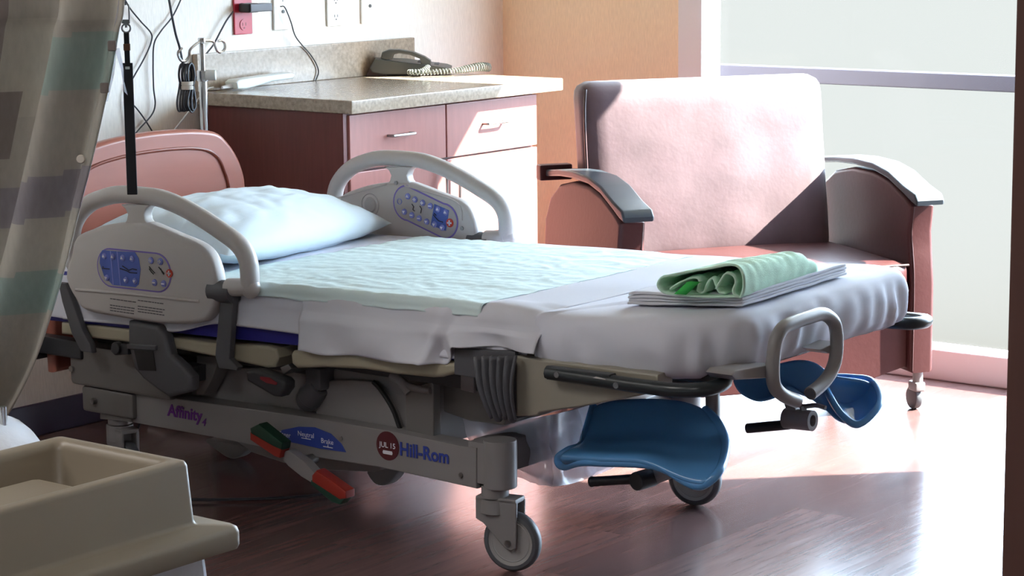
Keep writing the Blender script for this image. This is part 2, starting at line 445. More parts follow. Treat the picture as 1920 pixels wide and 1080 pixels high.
# ------------------------------------------------------------ wall plates, cords
def plate(y, z, m, label, duplex=True, name='wall_outlet', cat='outlet'):
    o = thing(name, label, cat, (.001, y, z - .058))
    b = new(); box(b, .001, .008, y - .041, y + .041, z - .058, z + .058, .003); p = obj('cover_plate', b, m, o)
    return o
ro = plate(1.224, 1.213, 'red_plate', 'red emergency power outlet on the wall above the counter')
for dz in (-.027, .027):
    b = new(); cyl(b, (.008, 1.224, 1.213 + dz), (.0105, 1.224, 1.213 + dz), .018, n=20); f = obj('receptacle', b, 'red_plate', ro)
    b = new()
    for dy in (-.007, .007): box(b, .0105, .0112, 1.224 + dy - .0015, 1.224 + dy + .0015, 1.213 + dz - .003, 1.213 + dz + .007)
    cyl(b, (.0105, 1.224, 1.213 + dz - .01), (.0112, 1.224, 1.213 + dz - .01), .003, n=10)
    split('slot', b, 'red_dark', f)
pl = [(1.3671,1.1609),(1.4539,1.1638),(1.6265,1.1611),(1.7179,1.1623),(1.8,1.1622),(1.8946,1.1616)]
for i, (lab, holes, nm, ct_) in enumerate((('white phone jack plate with a grey cord running down to the counter', 'jack', 'phone_jack', 'wall plate'),
                                 ('white power outlet in the middle of the three white wall plates', 'duplex', 'wall_outlet', 'outlet'), ('white data plate on the wall above the phone', 'data', 'data_plate', 'wall plate'))):
    y0, z0 = pl[2 * i]; y1 = y0 + .082
    o = thing(nm, lab, ct_, (.001, (y0 + y1) / 2, z0))
    b = new(); box(b, .001, .009, y0, y1, z0, z0 + .117, .003); p = obj('cover_plate', b, 'white_plate', o)
    ym = (y0 + y1) / 2; b = new()
    if holes == 'duplex':
        for dz in (.03, .085):
            for dy in (-.007, .007): box(b, .009, .0096, ym + dy - .0015, ym + dy + .0015, z0 + dz, z0 + dz + .009)
            cyl(b, (.009, ym, z0 + dz - .007), (.0096, ym, z0 + dz - .007), .003, n=8)
    else:
        cyl(b, (.009, ym, z0 + .06), (.012, ym, z0 + .06), .006, n=10)
        cyl(b, (.009, ym, z0 + .095), (.0098, ym, z0 + .095), .0025, n=8)
    split('slot', b, 'phone_grey', o)
# adapter
ad = thing('power_adapter', 'black power adapter plugged into the red outlet', 'adapter', (.02, 1.224, 1.22))
b = new(); box(b, .012, .06, 1.196, 1.246, 1.226, 1.256, .006, 3); obj('body', b, 'black_plastic', ad)
b = new(); box(b, .06, .066, 1.2, 1.30, 1.228, 1.254, .003); box(b, .02, .062, 1.24, 1.304, 1.228, 1.254, .008, 3); obj('grip', b, 'slate', ad)
def cord(pts, r, m, label, name='cord', n=8):
    b = new(); tube(b, pts, r * .8, n, 8); o = obj(name, b, m); return tag(o, label, 'cord')
cord([(0.02,1.165,1.2305),(0.02,1.135,1.2046),(0.02,1.1097,1.1752),(0.02,1.072,1.1297),(0.02,1.0375,1.0995),(0.02,1.012,1.0555),(0.02,0.9871,1.0234)], .0035, 'cord_dark', 'black cord from the power adapter dropping behind the pole')
cord([(0.012,0.6669,1.7),(0.012,0.6706,1.4781),(0.012,0.6857,1.3498),(0.012,0.7168,1.2746),(0.012,0.767,1.2206),(0.012,0.8118,1.1793),(0.012,0.8104,1.1498),(0.012,0.779,1.1022),(0.012,0.7365,1.0523),(0.012,0.7082,1.0165),(0.012,0.6966,0.9601),(0.012,0.7224,0.8562)], .003, 'cord_dark', 'dark wall cord nearest the curtain, looping behind the black strap')
cord([(0.014,1.0795,1.7039),(0.014,1.059,1.5053),(0.014,0.9994,1.3737),(0.014,0.9493,1.289),(0.014,0.9051,1.2278),(0.014,0.853,1.1839),(0.014,0.8218,1.146),(0.014,0.8143,1.0838),(0.014,0.813,1.0096),(0.014,0.8174,0.9596),(0.014,0.8,0.9261),(0.014,0.7442,0.8858),(0.014,0.7095,0.8574)], .003, 'cord_dark', 'long dark wall cord snaking from the top edge down to the headboard')
cord([(0.012,0.7064,0.979),(0.012,0.7383,0.9537),(0.012,0.77,0.9184),(0.012,0.7996,0.8795),(0.012,0.8249,0.8408),(0.012,0.8313,0.7834)], .003, 'cord_dark', 'short dark cord crossing behind the brown headboard top')
cord([(0.03,1.375,1.2394),(0.03,1.3951,1.2351),(0.03,1.4214,1.1887),(0.03,1.4402,1.1423),(0.03,1.4724,1.109),(0.03,1.5128,1.0751),(0.03,1.5429,1.0378),(0.03,1.5499,1.0125),(0.03,1.5359,0.9866)], .0028, 'phone_grey', 'thin grey phone cord hanging from the jack to the counter')
cord([(0.03,1.0562,0.9956),(0.03,1.0275,0.9907),(0.03,0.9886,0.963),(0.03,0.9401,0.9228),(0.03,0.8872,0.88),(0.03,0.8399,0.8471)], .004, 'cord_white', 'white cord leading from the white handset down behind the headboard')
# bundled cable hung on the pole hook
cb = thing('cable_bundle', 'coiled black cable tied with a cream band hanging on the pole hook', 'cable', [(0.3,0.6716,0.9589)][0])
b = new(); tube(b, [(0.3,0.579,1.6934),(0.3,0.5864,1.4946),(0.3,0.6026,1.3863),(0.3,0.6157,1.3021),(0.3,0.6369,1.2012),(0.3,0.6541,1.1501),(0.3,0.6668,1.0941),(0.3,0.6822,1.0456)], .0035, 8, 8); obj('lead', b, 'cord_dark', cb)
b = new()
c0, c1, cm = (Vector(p) for p in [(0.3,0.678,1.0982),(0.3,0.6741,0.9651),(0.3,0.6796,1.0378)])
for i in range(7):
    s = (i - 3) * .0045; w = .018 + .004 * random.random()
    ctr = (c0 + cm) / 2; hh = (c0 - cm).length / 2
    tube(b, [ctr + Vector((s, math.cos(t) * w * (1 if i % 2 else .7) + s * .4, math.sin(t) * (hh + .006 * random.random()))) for t in [2 * PI * q / 12 for q in range(12)]], .0034, 6, 3, True)
    ctr = (c1 + cm) / 2; hh = (c1 - cm).length / 2; w = .022 * (.4 + .6 * random.random())
    tube(b, [ctr + Vector((s, math.cos(t) * w * (.6 - .5 * math.sin(t)) + s, math.sin(t) * (hh + .008 * random.random()))) for t in [2 * PI * q / 12 for q in range(12)]], .0034, 6, 3, True)
obj('coil', b, 'cord_dark', cb)
b = new(); lathe(b, [(.016, -.012), (.019, -.012), (.019, -.002), (.0165, 0), (.019, .002), (.019, .012), (.016, .012)], cm, (0, 0, 1), 16); obj('tie', b, 'tie_cream', cb)
# IV pole
px_, py_ = .3, .746
iv = thing('iv_pole', 'chrome hook pole standing behind the headboard with two curled hooks', 'pole', (px_, py_, 0))
zt = 1.17
b = new(); cyl(b, (px_, py_, .04), (px_, py_, 1.06), .0125, n=16); obj('lower_tube', b, 'chrome', iv)
b = new(); cyl(b, (px_, py_, 1.05), (px_, py_, zt), .0085, n=14); cyl(b, (px_, py_, zt - .012), (px_, py_, zt + .006), .012, n=14, bev=.003); obj('upper_tube', b, 'chrome', iv)
b = new(); cyl(b, (px_, py_, 1.046), (px_, py_, 1.078), .018, n=16, bev=.002); cl = obj('collar', b, 'chrome', iv)
b = new(); cyl(b, (px_ + .01, py_, 1.064), (px_ + .035, py_ + .02, 1.064), .016, n=18, bev=.003); obj('knob', b, 'white_plastic', cl)
b = new(); tube(b, [(0.3,0.7452,1.1675),(0.3,0.7181,1.1562),(0.3,0.6953,1.1415),(0.3,0.6901,1.1228),(0.3,0.6764,1.1109),(0.3,0.6589,1.112),(0.3,0.6486,1.1252),(0.3,0.647,1.1379),(0.3,0.6628,1.1496)], .0042, 8, 6); obj('hook', b, 'chrome', iv)
b = new(); tube(b, [(0.3,0.7452,1.1675),(0.3,0.7897,1.1636),(0.3,0.8003,1.1487),(0.3,0.8087,1.1338),(0.3,0.8243,1.1281),(0.3,0.8406,1.1369),(0.3,0.8413,1.1529),(0.3,0.8304,1.1631),(0.3,0.8145,1.1623)], .0042, 8, 6); obj('hook', b, 'chrome', iv)
b = new()
for k in range(4):
    a = PI / 4 + k * PI / 2; tube(b, [(px_, py_, .06), (px_ + math.cos(a) * .1, py_ + math.sin(a) * .1, .045), (px_ + math.cos(a) * .2, py_ + math.sin(a) * .2, .012)], .012, 8, 4)
obj('base', b, 'steel', iv)

# ------------------------------------------------------------ phone, handset remote on the counter
ph = thing('telephone', 'dark grey desk telephone with coiled cord on the counter corner', 'telephone', (.13, 1.88, .985))
O_ = Vector((.035, 1.80, .986)); ax = Vector((.866, .5, 0)); ay = Vector((-.5, .866, 0))
ax = Vector((.79, .613, 0)); ay = Vector((-.613, .79, 0)); O_ = Vector((.04, 1.775, .986))
PM = Matrix(((ax.x, ay.x, 0, O_.x), (ax.y, ay.y, 0, O_.y), (0, 0, 1, O_.z), (0, 0, 0, 1))) @ Matrix.Diagonal((1.17, 1.05, 1.15, 1))
def ploc(bm):
    for v in bm.verts: v.co = PM @ v.co
    return bm
b = new(); prism(b, [(.03, .052), (.012, .025), (.02, .012), (.05, .004), (.235, .004), (.25, .008), (.25, .018), (.235, .024), (.12, .04)], 'y', .0, .19, .004, 2); ploc(b); obj('body', b, 'phone_grey', ph)
b = new(); prism(b, [(.0, .0), (.03, .05), (.06, .0)], 'y', .01, .17, .001, 1); ploc(b); obj('stand', b, 'sofa_pipe', ph)
b = new(); prism(b, [(.045, .052), (.05, .07), (.07, .078), (.1, .078), (.14, .071), (.175, .056), (.192, .044), (.192, .026), (.165, .026), (.16, .05), (.13, .062), (.1, .067), (.085, .064), (.08, .05), (.06, .048)], 'y', .004, .055, .005, 2); ploc(b); hs = obj('handset', b, 'phone_grey', ph)
b = new()
for i in range(3):
    for j in range(4): box(b, .15 + i * .024, .166 + i * .024, .075 + j * .024, .09 + j * .024, .03 - i * .004, .038 - i * .004, .002, 1)
ploc(b); obj('key', b, 'slate', ph)['kind'] = 'stuff'
b = new(); base = cr([PM @ Vector(p) for p in ((.185, -.005, .026), (.165, -.03, .014), (.13, -.035, .013), (.17, -.05, .013), (.22, -.045, .014), (.265, -.03, .016), (.30, -.01, .02), (.335, .015, .024), (.36, .05, .02))], 40)
hx = []
for i, p in enumerate(base):
    t = i / (len(base) - 1); q = base[min(i + 1, len(base) - 1)] - base[max(i - 1, 0)]
    X, Y, _ = basis(q); a = i * .8; rr = .0085 + .006 * ss(.55, .9, t)
    hx.append(p + (X * math.cos(a) + Y * math.sin(a)) * rr)
tube(b, hx, .0022, 5, 0); obj('coiled_cord', b, 'phone_cord', ph)
rm = thing('handset_remote', 'white corded bedside handset lying on the counter by the backsplash', 'remote', (.08, 1.2, .985))
b = new(); prism(b, [(1.085, 1.012), (1.10, 1.02), (1.2, 1.024), (1.34, 1.028), (1.36, 1.022), (1.35, 1.008), (1.25, 1.004), (1.17, .992), (1.13, .988), (1.09, .99)], 'x', .05, .105, .006, 3); obj('shell', b, 'white_plastic', rm)
b = new(); cyl(b, (.08, 1.092, 1.0), (.075, 1.05, .997), .008, .005, 12); obj('strain_relief', b, 'cord_white', rm)

# ------------------------------------------------------------ sofa (diagonal in the corner)
SA = R(33); S_s = Vector((math.sin(SA), math.cos(SA), 0)); S_n = Vector((math.cos(SA), -math.sin(SA), 0)); S_O = Vector((2.01, 2.13, 0)) - S_s * .51
def SM(bm):     # local (u along the front, v towards the back, z)
    for v in bm.verts: v.co = S_O + S_s * v.co.x - S_n * v.co.y + Vector((0, 0, v.co.z))
    return bm
sofa = thing('sofa_chair', 'wide reddish brown vinyl sofa chair with grey arm caps before the bright window', 'sofa', S_O - S_n * .3)
UL0, UL1, UR0, UR1 = -.505, -.422, .45, .532
def arm(u0, u1, tall):
    b = new()
    prof = [(.0, .124), (.0, .40), (.012, .50), (.02, .56), (.008, .64), (.06, .668), (.16, .705), (.26, .722), (.40, .722), (.52, .70), (.60, .655), (.65, .58), (.66, .5), (.66, .12), (.5, .12), (.4, .14), (.2, .14), (.08, .124)]
    prism(b, [(p[0], p[1]) for p in prof], 'x', u0, u1, .014, 3)
    o = obj('arm_panel', SM(b), 'sofa_vinyl', sofa)
    b = new(); pr = []
    top = [(-.035, .662), (-.02, .682), (.05, .70), (.15, .735), (.25, .752), (.38, .755), (.5, .748), (.62, .735)]
    bot = [(.62, .715), (.5, .728), (.38, .733), (.25, .730), (.15, .712), (.05, .676), (.0, .656), (-.033, .648)]
    prism(b, top + bot, 'x', u0 - .008, u1 + .008, .007, 3); obj('arm_cap', SM(b), 'arm_cap', o)
    b = new()
    for uu in ((u0 + .010,) if u0 > 0 else (u1 - .010,)):
        tube(b, [(uu, .0 + .001, .13), (uu, .001, .40), (uu, .013, .5), (uu, .021, .56), (uu, .009, .64)], .0022, 6, 4)
    split('piping', SM(b), 'sofa_pipe', o)
    return o
arm(UL0, UL1, 0); arm(UR0, UR1, 0)
def cushion(u0, u1, v0, v1, z0, z1, rb, puff, nx=34, ny=22, pucker=0):
    """rounded box cushion, puffed, with optional puckers on its front face"""
    b = new()
    r = bmesh.ops.create_cube(b, size=1); bmesh.ops.subdivide_edges(b, edges=b.edges[:], cuts=18, use_grid_fill=True)
    for v in b.verts:
        x, y, z = v.co * 2
        def rnd(t, w): return t
        # superellipsoid-like rounding
        hx, hy, hz = (u1 - u0) / 2, (v1 - v0) / 2, (z1 - z0) / 2
        p = Vector((x * hx, y * hy, z * hz))
        q = Vector((max(-hx + rb, min(hx - rb, p.x)), max(-hy + rb, min(hy - rb, p.y)), max(-hz + rb, min(hz - rb, p.z))))
        dd = p - q
        if dd.length > 1e-6: p = q + dd.normalized() * rb
        if z > 0: p.z += puff * (1 - x * x) * (1 - y * y)
        if y < -.9: p.y -= puff * .5 * (1 - x * x) * (1 - z * z)
        if pucker and y < -.5: p.y += pucker * nz(p.x * 26, p.z * 4, 3) * (1 - abs(z) * .3)
        v.co = Vector(((u0 + u1) / 2, (v0 + v1) / 2, (z0 + z1) / 2)) + p
    return b
b = cushion(UL1 + .003, UR0 - .003, -.005, .56, .335, .475, .035, .014, pucker=.006); sc_ = obj('seat_cushion', SM(b), 'sofa_vinyl', sofa, 60)
b = new(); tube(b, [(UL1 + .01, .004, .462), (0, .0, .464), (UR0 - .008, .004, .462)], .004, 6, 4); obj('piping', SM(b), 'sofa_pipe', sc_)
# base skirt: straight middle, arched at the ends
b = new(); prism(b, [(UL1, .13), (UL1 + .05, .115), (-.3, .098), (.24, .097), (.31, .104), (.38, .125), (.44, .14), (UR0, .14), (UR0, .336), (UL1, .336)], 'y', .02, .045, .004, 2); obj('base_skirt', SM(b), 'sofa_vinyl', sofa)
b = new(); box(b, UL1, UR0, .045, .60, .14, .33, .005); obj('seat_box', SM(b), 'sofa_vinyl', sofa)
# reclined back
b = new(); r = bmesh.ops.create_cube(b, size=1); bmesh.ops.subdivide_edges(b, edges=b.edges[:], cuts=20, use_grid_fill=True)
for v in b.verts:
    x, y, z = v.co * 2
    hu, ht, hh = .418, .06, .29; rb = .045
    p = Vector((x * hu, y * ht, z * hh)); q = Vector((max(-hu + rb, min(hu - rb, p.x)), max(-ht + rb, min(ht - rb, p.y)), max(-hh + rb, min(hh - rb, p.z))))
    dd = p - q
    if dd.length > 1e-6: p = q + dd.normalized() * rb
    if y < -.5: p.y -= .016 * (1 - x * x) * (1 - z * z) - .0035 * nz(p.x * 8, p.z * 8, 9)
    t = (p.z + hh) / (2 * hh)
    v.co = Vector((-.008 + p.x, .49 + .09 * t + p.y + .0, .436 + t * .575))
bk = obj('backrest', SM(b), 'sofa_worn_lit', sofa, 60)
b = new()
for uu in (-.422,): tube(b, [(uu, .455, .49), (uu, .485, .7), (uu, .508, .9), (uu + (.012 if uu < 0 else -.012), .53, .99)], .0045, 6, 5)
split('piping', SM(b), 'sofa_pipe', bk)
b = new(); box(b, -.53, -.42, .62, .66, .70, .75, .006); obj('back_bracket', SM(b), 'sofa_vinyl', sofa)
def sofa_caster(u, v, ang=0):
    b = new(); cyl(b, (u, v, .085), (u, v, .124), .016, n=14); box(b, u - .018, u + .018, v - .02, v + .03, .06, .09, .006); o = obj('caster', SM(b), 'bed_grey', sofa)
    b = new(); cyl(b, (u - .012, v + .02, .036), (u + .012, v + .02, .036), .036, n=22, bev=.006); obj('wheel', SM(b), 'tyre_grey', o)
for u, v in ((.495, .03), (-.465, .03), (.495, .6), (-.465, .6)): sofa_caster(u, v)

# ------------------------------------------------------------ the bed
bed = thing('hospital_bed', 'beige and grey hospital birthing bed with side rails and blue leg rests', 'bed', (1.4, .39, 0))
BY0, BY1 = -.03, .81
# headboard
b = new()
hb = [(-.02, .30), (-.03, .68), (-.01, .79), (.06, .875), (.18, .918), (.39, .932), (.60, .918), (.68, .875), (.735, .79), (.745, .68), (.735, .30)]
hp = [tuple(v)[:2] for v in cr([(p[0], p[1], 0) for p in hb], 5)]
prism(b, hp, 'x', .43, .47, .014, 4); h = obj('headboard', b, 'headboard', bed)
b = new(); g = [(.05, .36), (.045, .70), (.07, .80), (.13, .85), (.25, .872), (.39, .878), (.53, .872), (.61, .85), (.65, .80), (.672, .70), (.672, .36)]
tube(b, [(.4715, p[0], p[1]) for p in g], .005, 8, 6); obj('groove_moulding', b, 'headboard_groove', h)
# head bumper bar, head frame box
b = new(); tube(b, [(.40, -.2, .395), (.40, -.1, .395), (.40, .9, .395)], .028, 14, 4); box(b, .40, .62, -.06, -.02, .36, .41, .006); box(b, .40, .62, .80, .84, .36, .41, .006); box(b, .385, .42, -.17, .86, .335, .365, .004); split('head_bumper', b, 'dark_slate', bed)
b = new(); box(b, .56, .95, -.05, .84, .285, .40, .012); box(b, .60, .80, -.045, .83, .215, .285, .008); hbx = obj('head_frame', b, 'bed_taupe', bed)
b = new()
for xx, zz in ((.655, .25), (.575, .33)): cyl(b, (xx, -.058, zz), (xx, -.044, zz), .008, n=10)
split('bolt', b, 'steel', hbx)
# base frame rails
for side in (0, 1):
    ya, yb = (BY0, .03) if not side else (.77, BY1 + .0)
    b = new()
    prism(b, [(0.7805,0.2867),(1.0885,0.2935),(1.447,0.3019),(1.726,0.3012),(1.91,0.2948),(1.9585,0.2963),(1.9569,0.1966),(1.6605,0.2058),(1.3857,0.1993),(1.0846,0.204),(0.7761,0.2032)], 'y', ya, yb, .004, 2)
    fr = obj('base_rail', b, 'bed_grey', bed)
    b = new(); prism(b, [(0.6613,0.3031),(0.6891,0.3064),(0.713,0.2987),(0.74,0.2913),(0.788,0.2878),(0.7836,0.2054),(0.6583,0.1976)], 'y', ya - .006, yb, .004, 2)
    e = obj('end_cap', b, 'bed_taupe', fr)
    b = new()
    cyl(b, (2.0, (ya + yb) / 2 + .008, .2), (2.0, (ya + yb) / 2 + .008, .316), .04, n=26, bev=.004)
    box(b, 1.93, 2.0, ya + .004, yb - .004, .209, .309, .003)
    obj('end_post', b, 'bed_grey', fr)
    if not side:
        b = new()
        for x_, z_ in [(0.7398,0.2218),(1.912,0.2237),(1.5313,0.2616)]: cyl(b, (x_, -.034, z_), (x_, -.029, z_), .006, n=10)
        split('bolt', b, 'steel', fr); F0 = fr
b = new(); box(b, .62, .72, .03, .77, .215, .285, .004); box(b, 1.9, 1.98, .03, .77, .22, .30, .004); split('cross_beam', b, 'bed_taupe', bed)
b = new(); prism(b, [(1.0739,0.1767),(1.3011,0.1796),(1.582,0.1914),(1.5762,0.1687),(1.5548,0.1615),(1.3775,0.14),(1.2434,0.1405),(1.1292,0.1528)], 'y', .06, .1, .004, 2); obj('lower_plate', b, 'bed_grey', bed)
# brake shields under the frame
for pts, yy in (([(0.594,0.0456),(0.7606,0.0465),(0.7515,0.0297),(0.7232,0.0101),(0.6889,0.0021),(0.6466,0.015)], .42), ([(1.3223,0.0863),(1.4287,0.1074),(1.4208,0.0833),(1.3924,0.056),(1.3606,0.047),(1.3365,0.055)], .3)):
    b = new(); prism(b, pts, 'y', yy, yy + .04, .006, 2, smooth=3); obj('caster_shield', b, 'bed_grey', bed)
# lettering on the base rail
lx = [(0.982,0.2546),(1.7948,0.2608),(1.419,0.2439),(1.6834,0.2638),(1.4139,0.2555),(1.3424,0.2459),(1.4856,0.2475),(1.6828,0.2385),(1.0486,0.2475)]
YL = -.0315
tA = text('lettering', 'Affinity', 'ink_purple', F0, (lx[0][0], YL, lx[0][1]), .044, bold=.0011, sx=1.0, shear=.1, label='purple lettering')
text('lettering', '4', 'ink_purple', F0, (lx[8][0] + .003, YL, lx[8][1] - .008), .03, shear=.3, bold=.0002)
text('lettering', 'Hill-Rom', 'ink_blue', F0, (lx[1][0] + .004, YL, lx[1][1]), .046, bold=.0011, sx=.93, label='blue lettering')
b = new(); prism(b, [(1.2995,0.236),(1.3336,0.2571),(1.3891,0.2727),(1.4436,0.2785),(1.497,0.2694),(1.5318,0.2484),(1.5471,0.2289),(1.4599,0.2263),(1.3876,0.2286),(1.3326,0.2294)], 'y', -.0316, -.0300, 0); lb = obj('pedal_label', b, 'label_blue', F0, 0); lb['label'] = 'blue curved brake label'
text('lettering', 'Steer', 'ink_white', F0, (lx[5][0], -.0322, lx[5][1]), .018, depth=.0002)
text('lettering', 'Neutral', 'ink_white', F0, (lx[4][0], -.0322, lx[4][1]), .018, depth=.0002)
text('lettering', 'Brake', 'ink_white', F0, (lx[6][0], -.0322, lx[6][1]), .018, depth=.0002)
b = new()
for x_, z_ in [(1.343,0.2351),(1.4146,0.2476),(1.4879,0.2358)]:
    prism(b, [(x_ - .016, z_ - .001), (x_ + .016, z_ - .001), (x_ + .016, z_ - .003), (x_ - .016, z_ - .003)], 'y', -.0324, -.0318)
    prism(b, [(x_ - .0015, z_ - .001), (x_ + .0015, z_ - .001), (x_, z_ + .007)], 'y', -.0324, -.0318)
obj('pedal_pictogram', b, 'ink_white', F0, 0)
b = new(); cx_, cz_ = lx[3]; lathe(b, [(0, 0), (.036, 0), (.036, .0014), (0, .0014)], (cx_, -.0302, cz_), (0, -1, 0), 28); o = obj('date_label', b, 'label_maroon', F0, 0); o['label'] = 'round maroon date label'
text('lettering', 'JUL 15', 'ink_white', F0, (cx_, -.0322, cz_ + .001), .019, depth=.0002, bold=.0002)
b = new(); prism(b, [(cx_ - .014, cz_ - .021), (cx_ + .014, cz_ - .021), (cx_ + .016, cz_ - .017), (cx_ + .014, cz_ - .012), (cx_ - .014, cz_ - .012), (cx_ - .016, cz_ - .017)], 'y', -.0322, -.0314); obj('date_sticker', b, 'ink_white', F0, 0)
# casters
def caster(x, y, zt, ang, trail=.045):
    d = Vector((math.cos(ang), math.sin(ang), 0)); nrm = Vector((d.y, -d.x, 0)); c_ = Vector((x, y, 0)); wc = c_ + d * trail + Vector((0, 0, .073))
    b = new(); cyl(b, c_ + Vector((0, 0, zt - .03)), c_ + Vector((0, 0, zt)), .033, n=22, bev=.003); cyl(b, c_ + Vector((0, 0, .14)), c_ + Vector((0, 0, zt - .032)), .037, .035, 22)
    o = obj('caster', b, 'bed_grey', bed)
    b = new()
    def L(p, s): return c_ + d * p[0] + Vector((0, 0, p[1])) + nrm * s
    pts = [(-.04, .175), (.062, .178), (.068, .17), (.064, .062), (.052, .055), (.036, .06), (-.02, .115), (-.04, .125)]
    for s0, s1 in ((.018, .026), (-.026, -.018)):
        q = new(); prism(q, pts, 'y', s0, s1, .002, 1)
        for v in q.verts: v.co = L((v.co.x, v.co.z), v.co.y)
        tmp = bpy.data.meshes.new('t'); q.to_mesh(tmp); q.free(); b.from_mesh(tmp); bpy.data.meshes.remove(tmp)
    mt = Matrix.Translation(c_) @ Matrix.Rotation(ang, 4, 'Z')
    box(b, -.04, .066, -.026, .026, .168, .18, .003, 2, mt)
    obj('fork', b, 'bed_grey', o)
    b = new(); lathe(b, [(.058, -.016), (.066, -.0155), (.0715, -.010), (.073, 0), (.0715, .010), (.066, .0155), (.058, .016), (.058, -.016)], wc, nrm, 40); obj('tyre', b, 'tyre_grey', o)
    b = new(); lathe(b, [(0, -.011), (.046, -.011), (.048, -.0125), (.05, -.011), (.0585, -.014), (.0585, .014), (.05, .011), (.048, .0125), (.046, .011), (0, .011)], wc, nrm, 40); obj('wheel', b, 'wheel_disc', o)
    b = new(); cyl(b, wc - nrm * .03, wc + nrm * .03, .008, n=12); obj('axle', b, 'steel', o)
    return o
caster(1.987, .004, .205, R(12)); caster(2.0, .76, .205, R(12), .05); caster(.70, 0.0, .215, R(-20)); caster(.70, .78, .215, R(20))
# pedal
b = new(); prism(b, [(1.3769,0.214),(1.4156,0.2289),(1.4688,0.2079),(1.5071,0.181),(1.4939,0.1561),(1.4585,0.1672),(1.4141,0.1879)], 'y', -.10, -.07, .004, 2); pd = obj('brake_pedal', b, 'bed_grey', bed)
b = new(); px0, pz0 = [(1.4321,0.1953)][0]; cyl(b, (px0, -.09, pz0), (px0, -.02, pz0), .014, n=14); obj('pivot', b, 'steel', pd)
for top, bot, mt_, mb_ in (([(1.3028,0.2733),(1.3329,0.2882),(1.4135,0.2501),(1.4092,0.2319),(1.3804,0.2374),(1.306,0.2601)], [(1.3024,0.2623),(1.306,0.2601),(1.4094,0.2387),(1.4012,0.2105),(1.3849,0.2122),(1.3017,0.2431)], 'pedal_green', 'pedal_red'),
                          ([(1.5096,0.1827),(1.5242,0.197),(1.621,0.1591),(1.6205,0.1404),(1.5995,0.1345),(1.5091,0.1665)], [(1.5038,0.1684),(1.5091,0.1665),(1.617,0.1398),(1.5991,0.1211),(1.5712,0.1235),(1.5035,0.1576)], 'pedal_red', 'pedal_green')):
    b = new(); prism(b, top, 'y', -.118, -.082, .005, 2); t_ = obj('foot_pad', b, mt_, pd)
    b = new(); prism(b, bot, 'y', -.116, -.084, .004, 2); obj('foot_pad', b, mb_, pd)
# lift covers
b = new(); prism(b, [(0.902,0.3561),(1.309,0.4032),(1.7962,0.4466),(1.7944,0.2673),(1.4052,0.2634),(0.8972,0.2544)], 'y', .03, .76, .006, 2); lc = obj('lift_cover', b, 'bed_grey', bed)
b = new(); prism(b, [(1.4111,0.3839),(1.5331,0.4026),(1.6031,0.4056),(1.6405,0.3767),(1.6721,0.3354),(1.6898,0.2884),(1.5651,0.2879),(1.408,0.2891)], 'y', .012, .03, .004, 2); obj('arc_plate', b, 'bed_grey', lc)
b = new(); tube(b, [(1.6049,0.01,0.4061),(1.6253,0.01,0.3926),(1.6455,0.01,0.3724),(1.6689,0.01,0.342),(1.6835,0.01,0.3106),(1.6933,0.01,0.2893)], .006, 8, 5); obj('arc_seal', b, 'black_rubber', lc)
b = new(); prism(b, [(1.7162,0.3992),(1.8042,0.4335),(1.8028,0.2757),(1.7136,0.2821)], 'y', .0, .03, .004, 2); obj('corner_post', b, 'bed_taupe', lc)
b = new(); prism(b, [(1.7812,0.4415),(1.884,0.4535),(2.0041,0.3905),(1.9778,0.338),(1.8738,0.3347),(1.7794,0.3489)], 'y', .05, .72, .006, 2); obj('foot_lift_box', b, 'bed_taupe', bed)
b = new(); prism(b, [(1.8967,0.4608),(1.9371,0.4617),(1.9365,0.4218),(1.896,0.4246)], 'y', -.01, .05, .003, 2); obj('latch_block', b, 'bed_grey', bed)
# dark deck underframe
b = new(); box(b, .62, 1.42, .0, .78, .40, .428, .004); box(b, 1.44, 2.1, .0, .78, .425, .47, .004); box(b, 2.1, 2.48, .12, .66, .48, .51, .004); split('deck_frame', b, 'dark_slate', bed)
# motor, grip release, pipe
m0, m1 = [(1.4363,0.0,0.3768),(1.3953,0.0,0.339)]
b = new(); cyl(b, Vector(m0), Vector(m1), .028, .034, 20, bev=.008); ball(b, m1, .032); box(b, m0[0] - .035, m0[0] + .02, -.02, .05, m0[2] - .01, m0[2] + .05, .01); obj('tilt_motor', b, 'slate', bed)
b = new(); prism(b, [(1.2989,0.4209),(1.3323,0.4274),(1.4224,0.4138),(1.4329,0.4056),(1.4323,0.3881),(1.4136,0.367),(1.3937,0.3659),(1.3034,0.3942)], 'y', -.125, -.08, .010, 3); rh = obj('release_handle', b, 'dark_slate', bed)
b = new(); prism(b, [(1.3531,0.4126),(1.384,0.4136),(1.4107,0.4034),(1.4069,0.3976),(1.3744,0.399),(1.3528,0.4059)], 'y', -.1265, -.124); obj('handle_mark', b, 'ink_red', rh, 0)
b = new(); prism(b, [(1.3958,0.4358),(1.4232,0.447),(1.4354,0.4377),(1.406,0.4182)], 'y', -.1, .02, .003, 2); obj('handle_arm', b, 'steel', rh)
b = new(); tube(b, [(1.6745,0.0,0.432),(1.6965,0.0,0.4241),(1.7165,0.0,0.4106),(1.7297,0.0,0.3964)], .012, 12, 5); tube(b, [(1.6964,0.0,0.4214),(1.725,0.0,0.4117),(1.7636,0.0,0.4085),(1.797,0.0,0.4099)], .009, 12, 5); obj('pipe_fitting', b, 'bed_grey', bed)
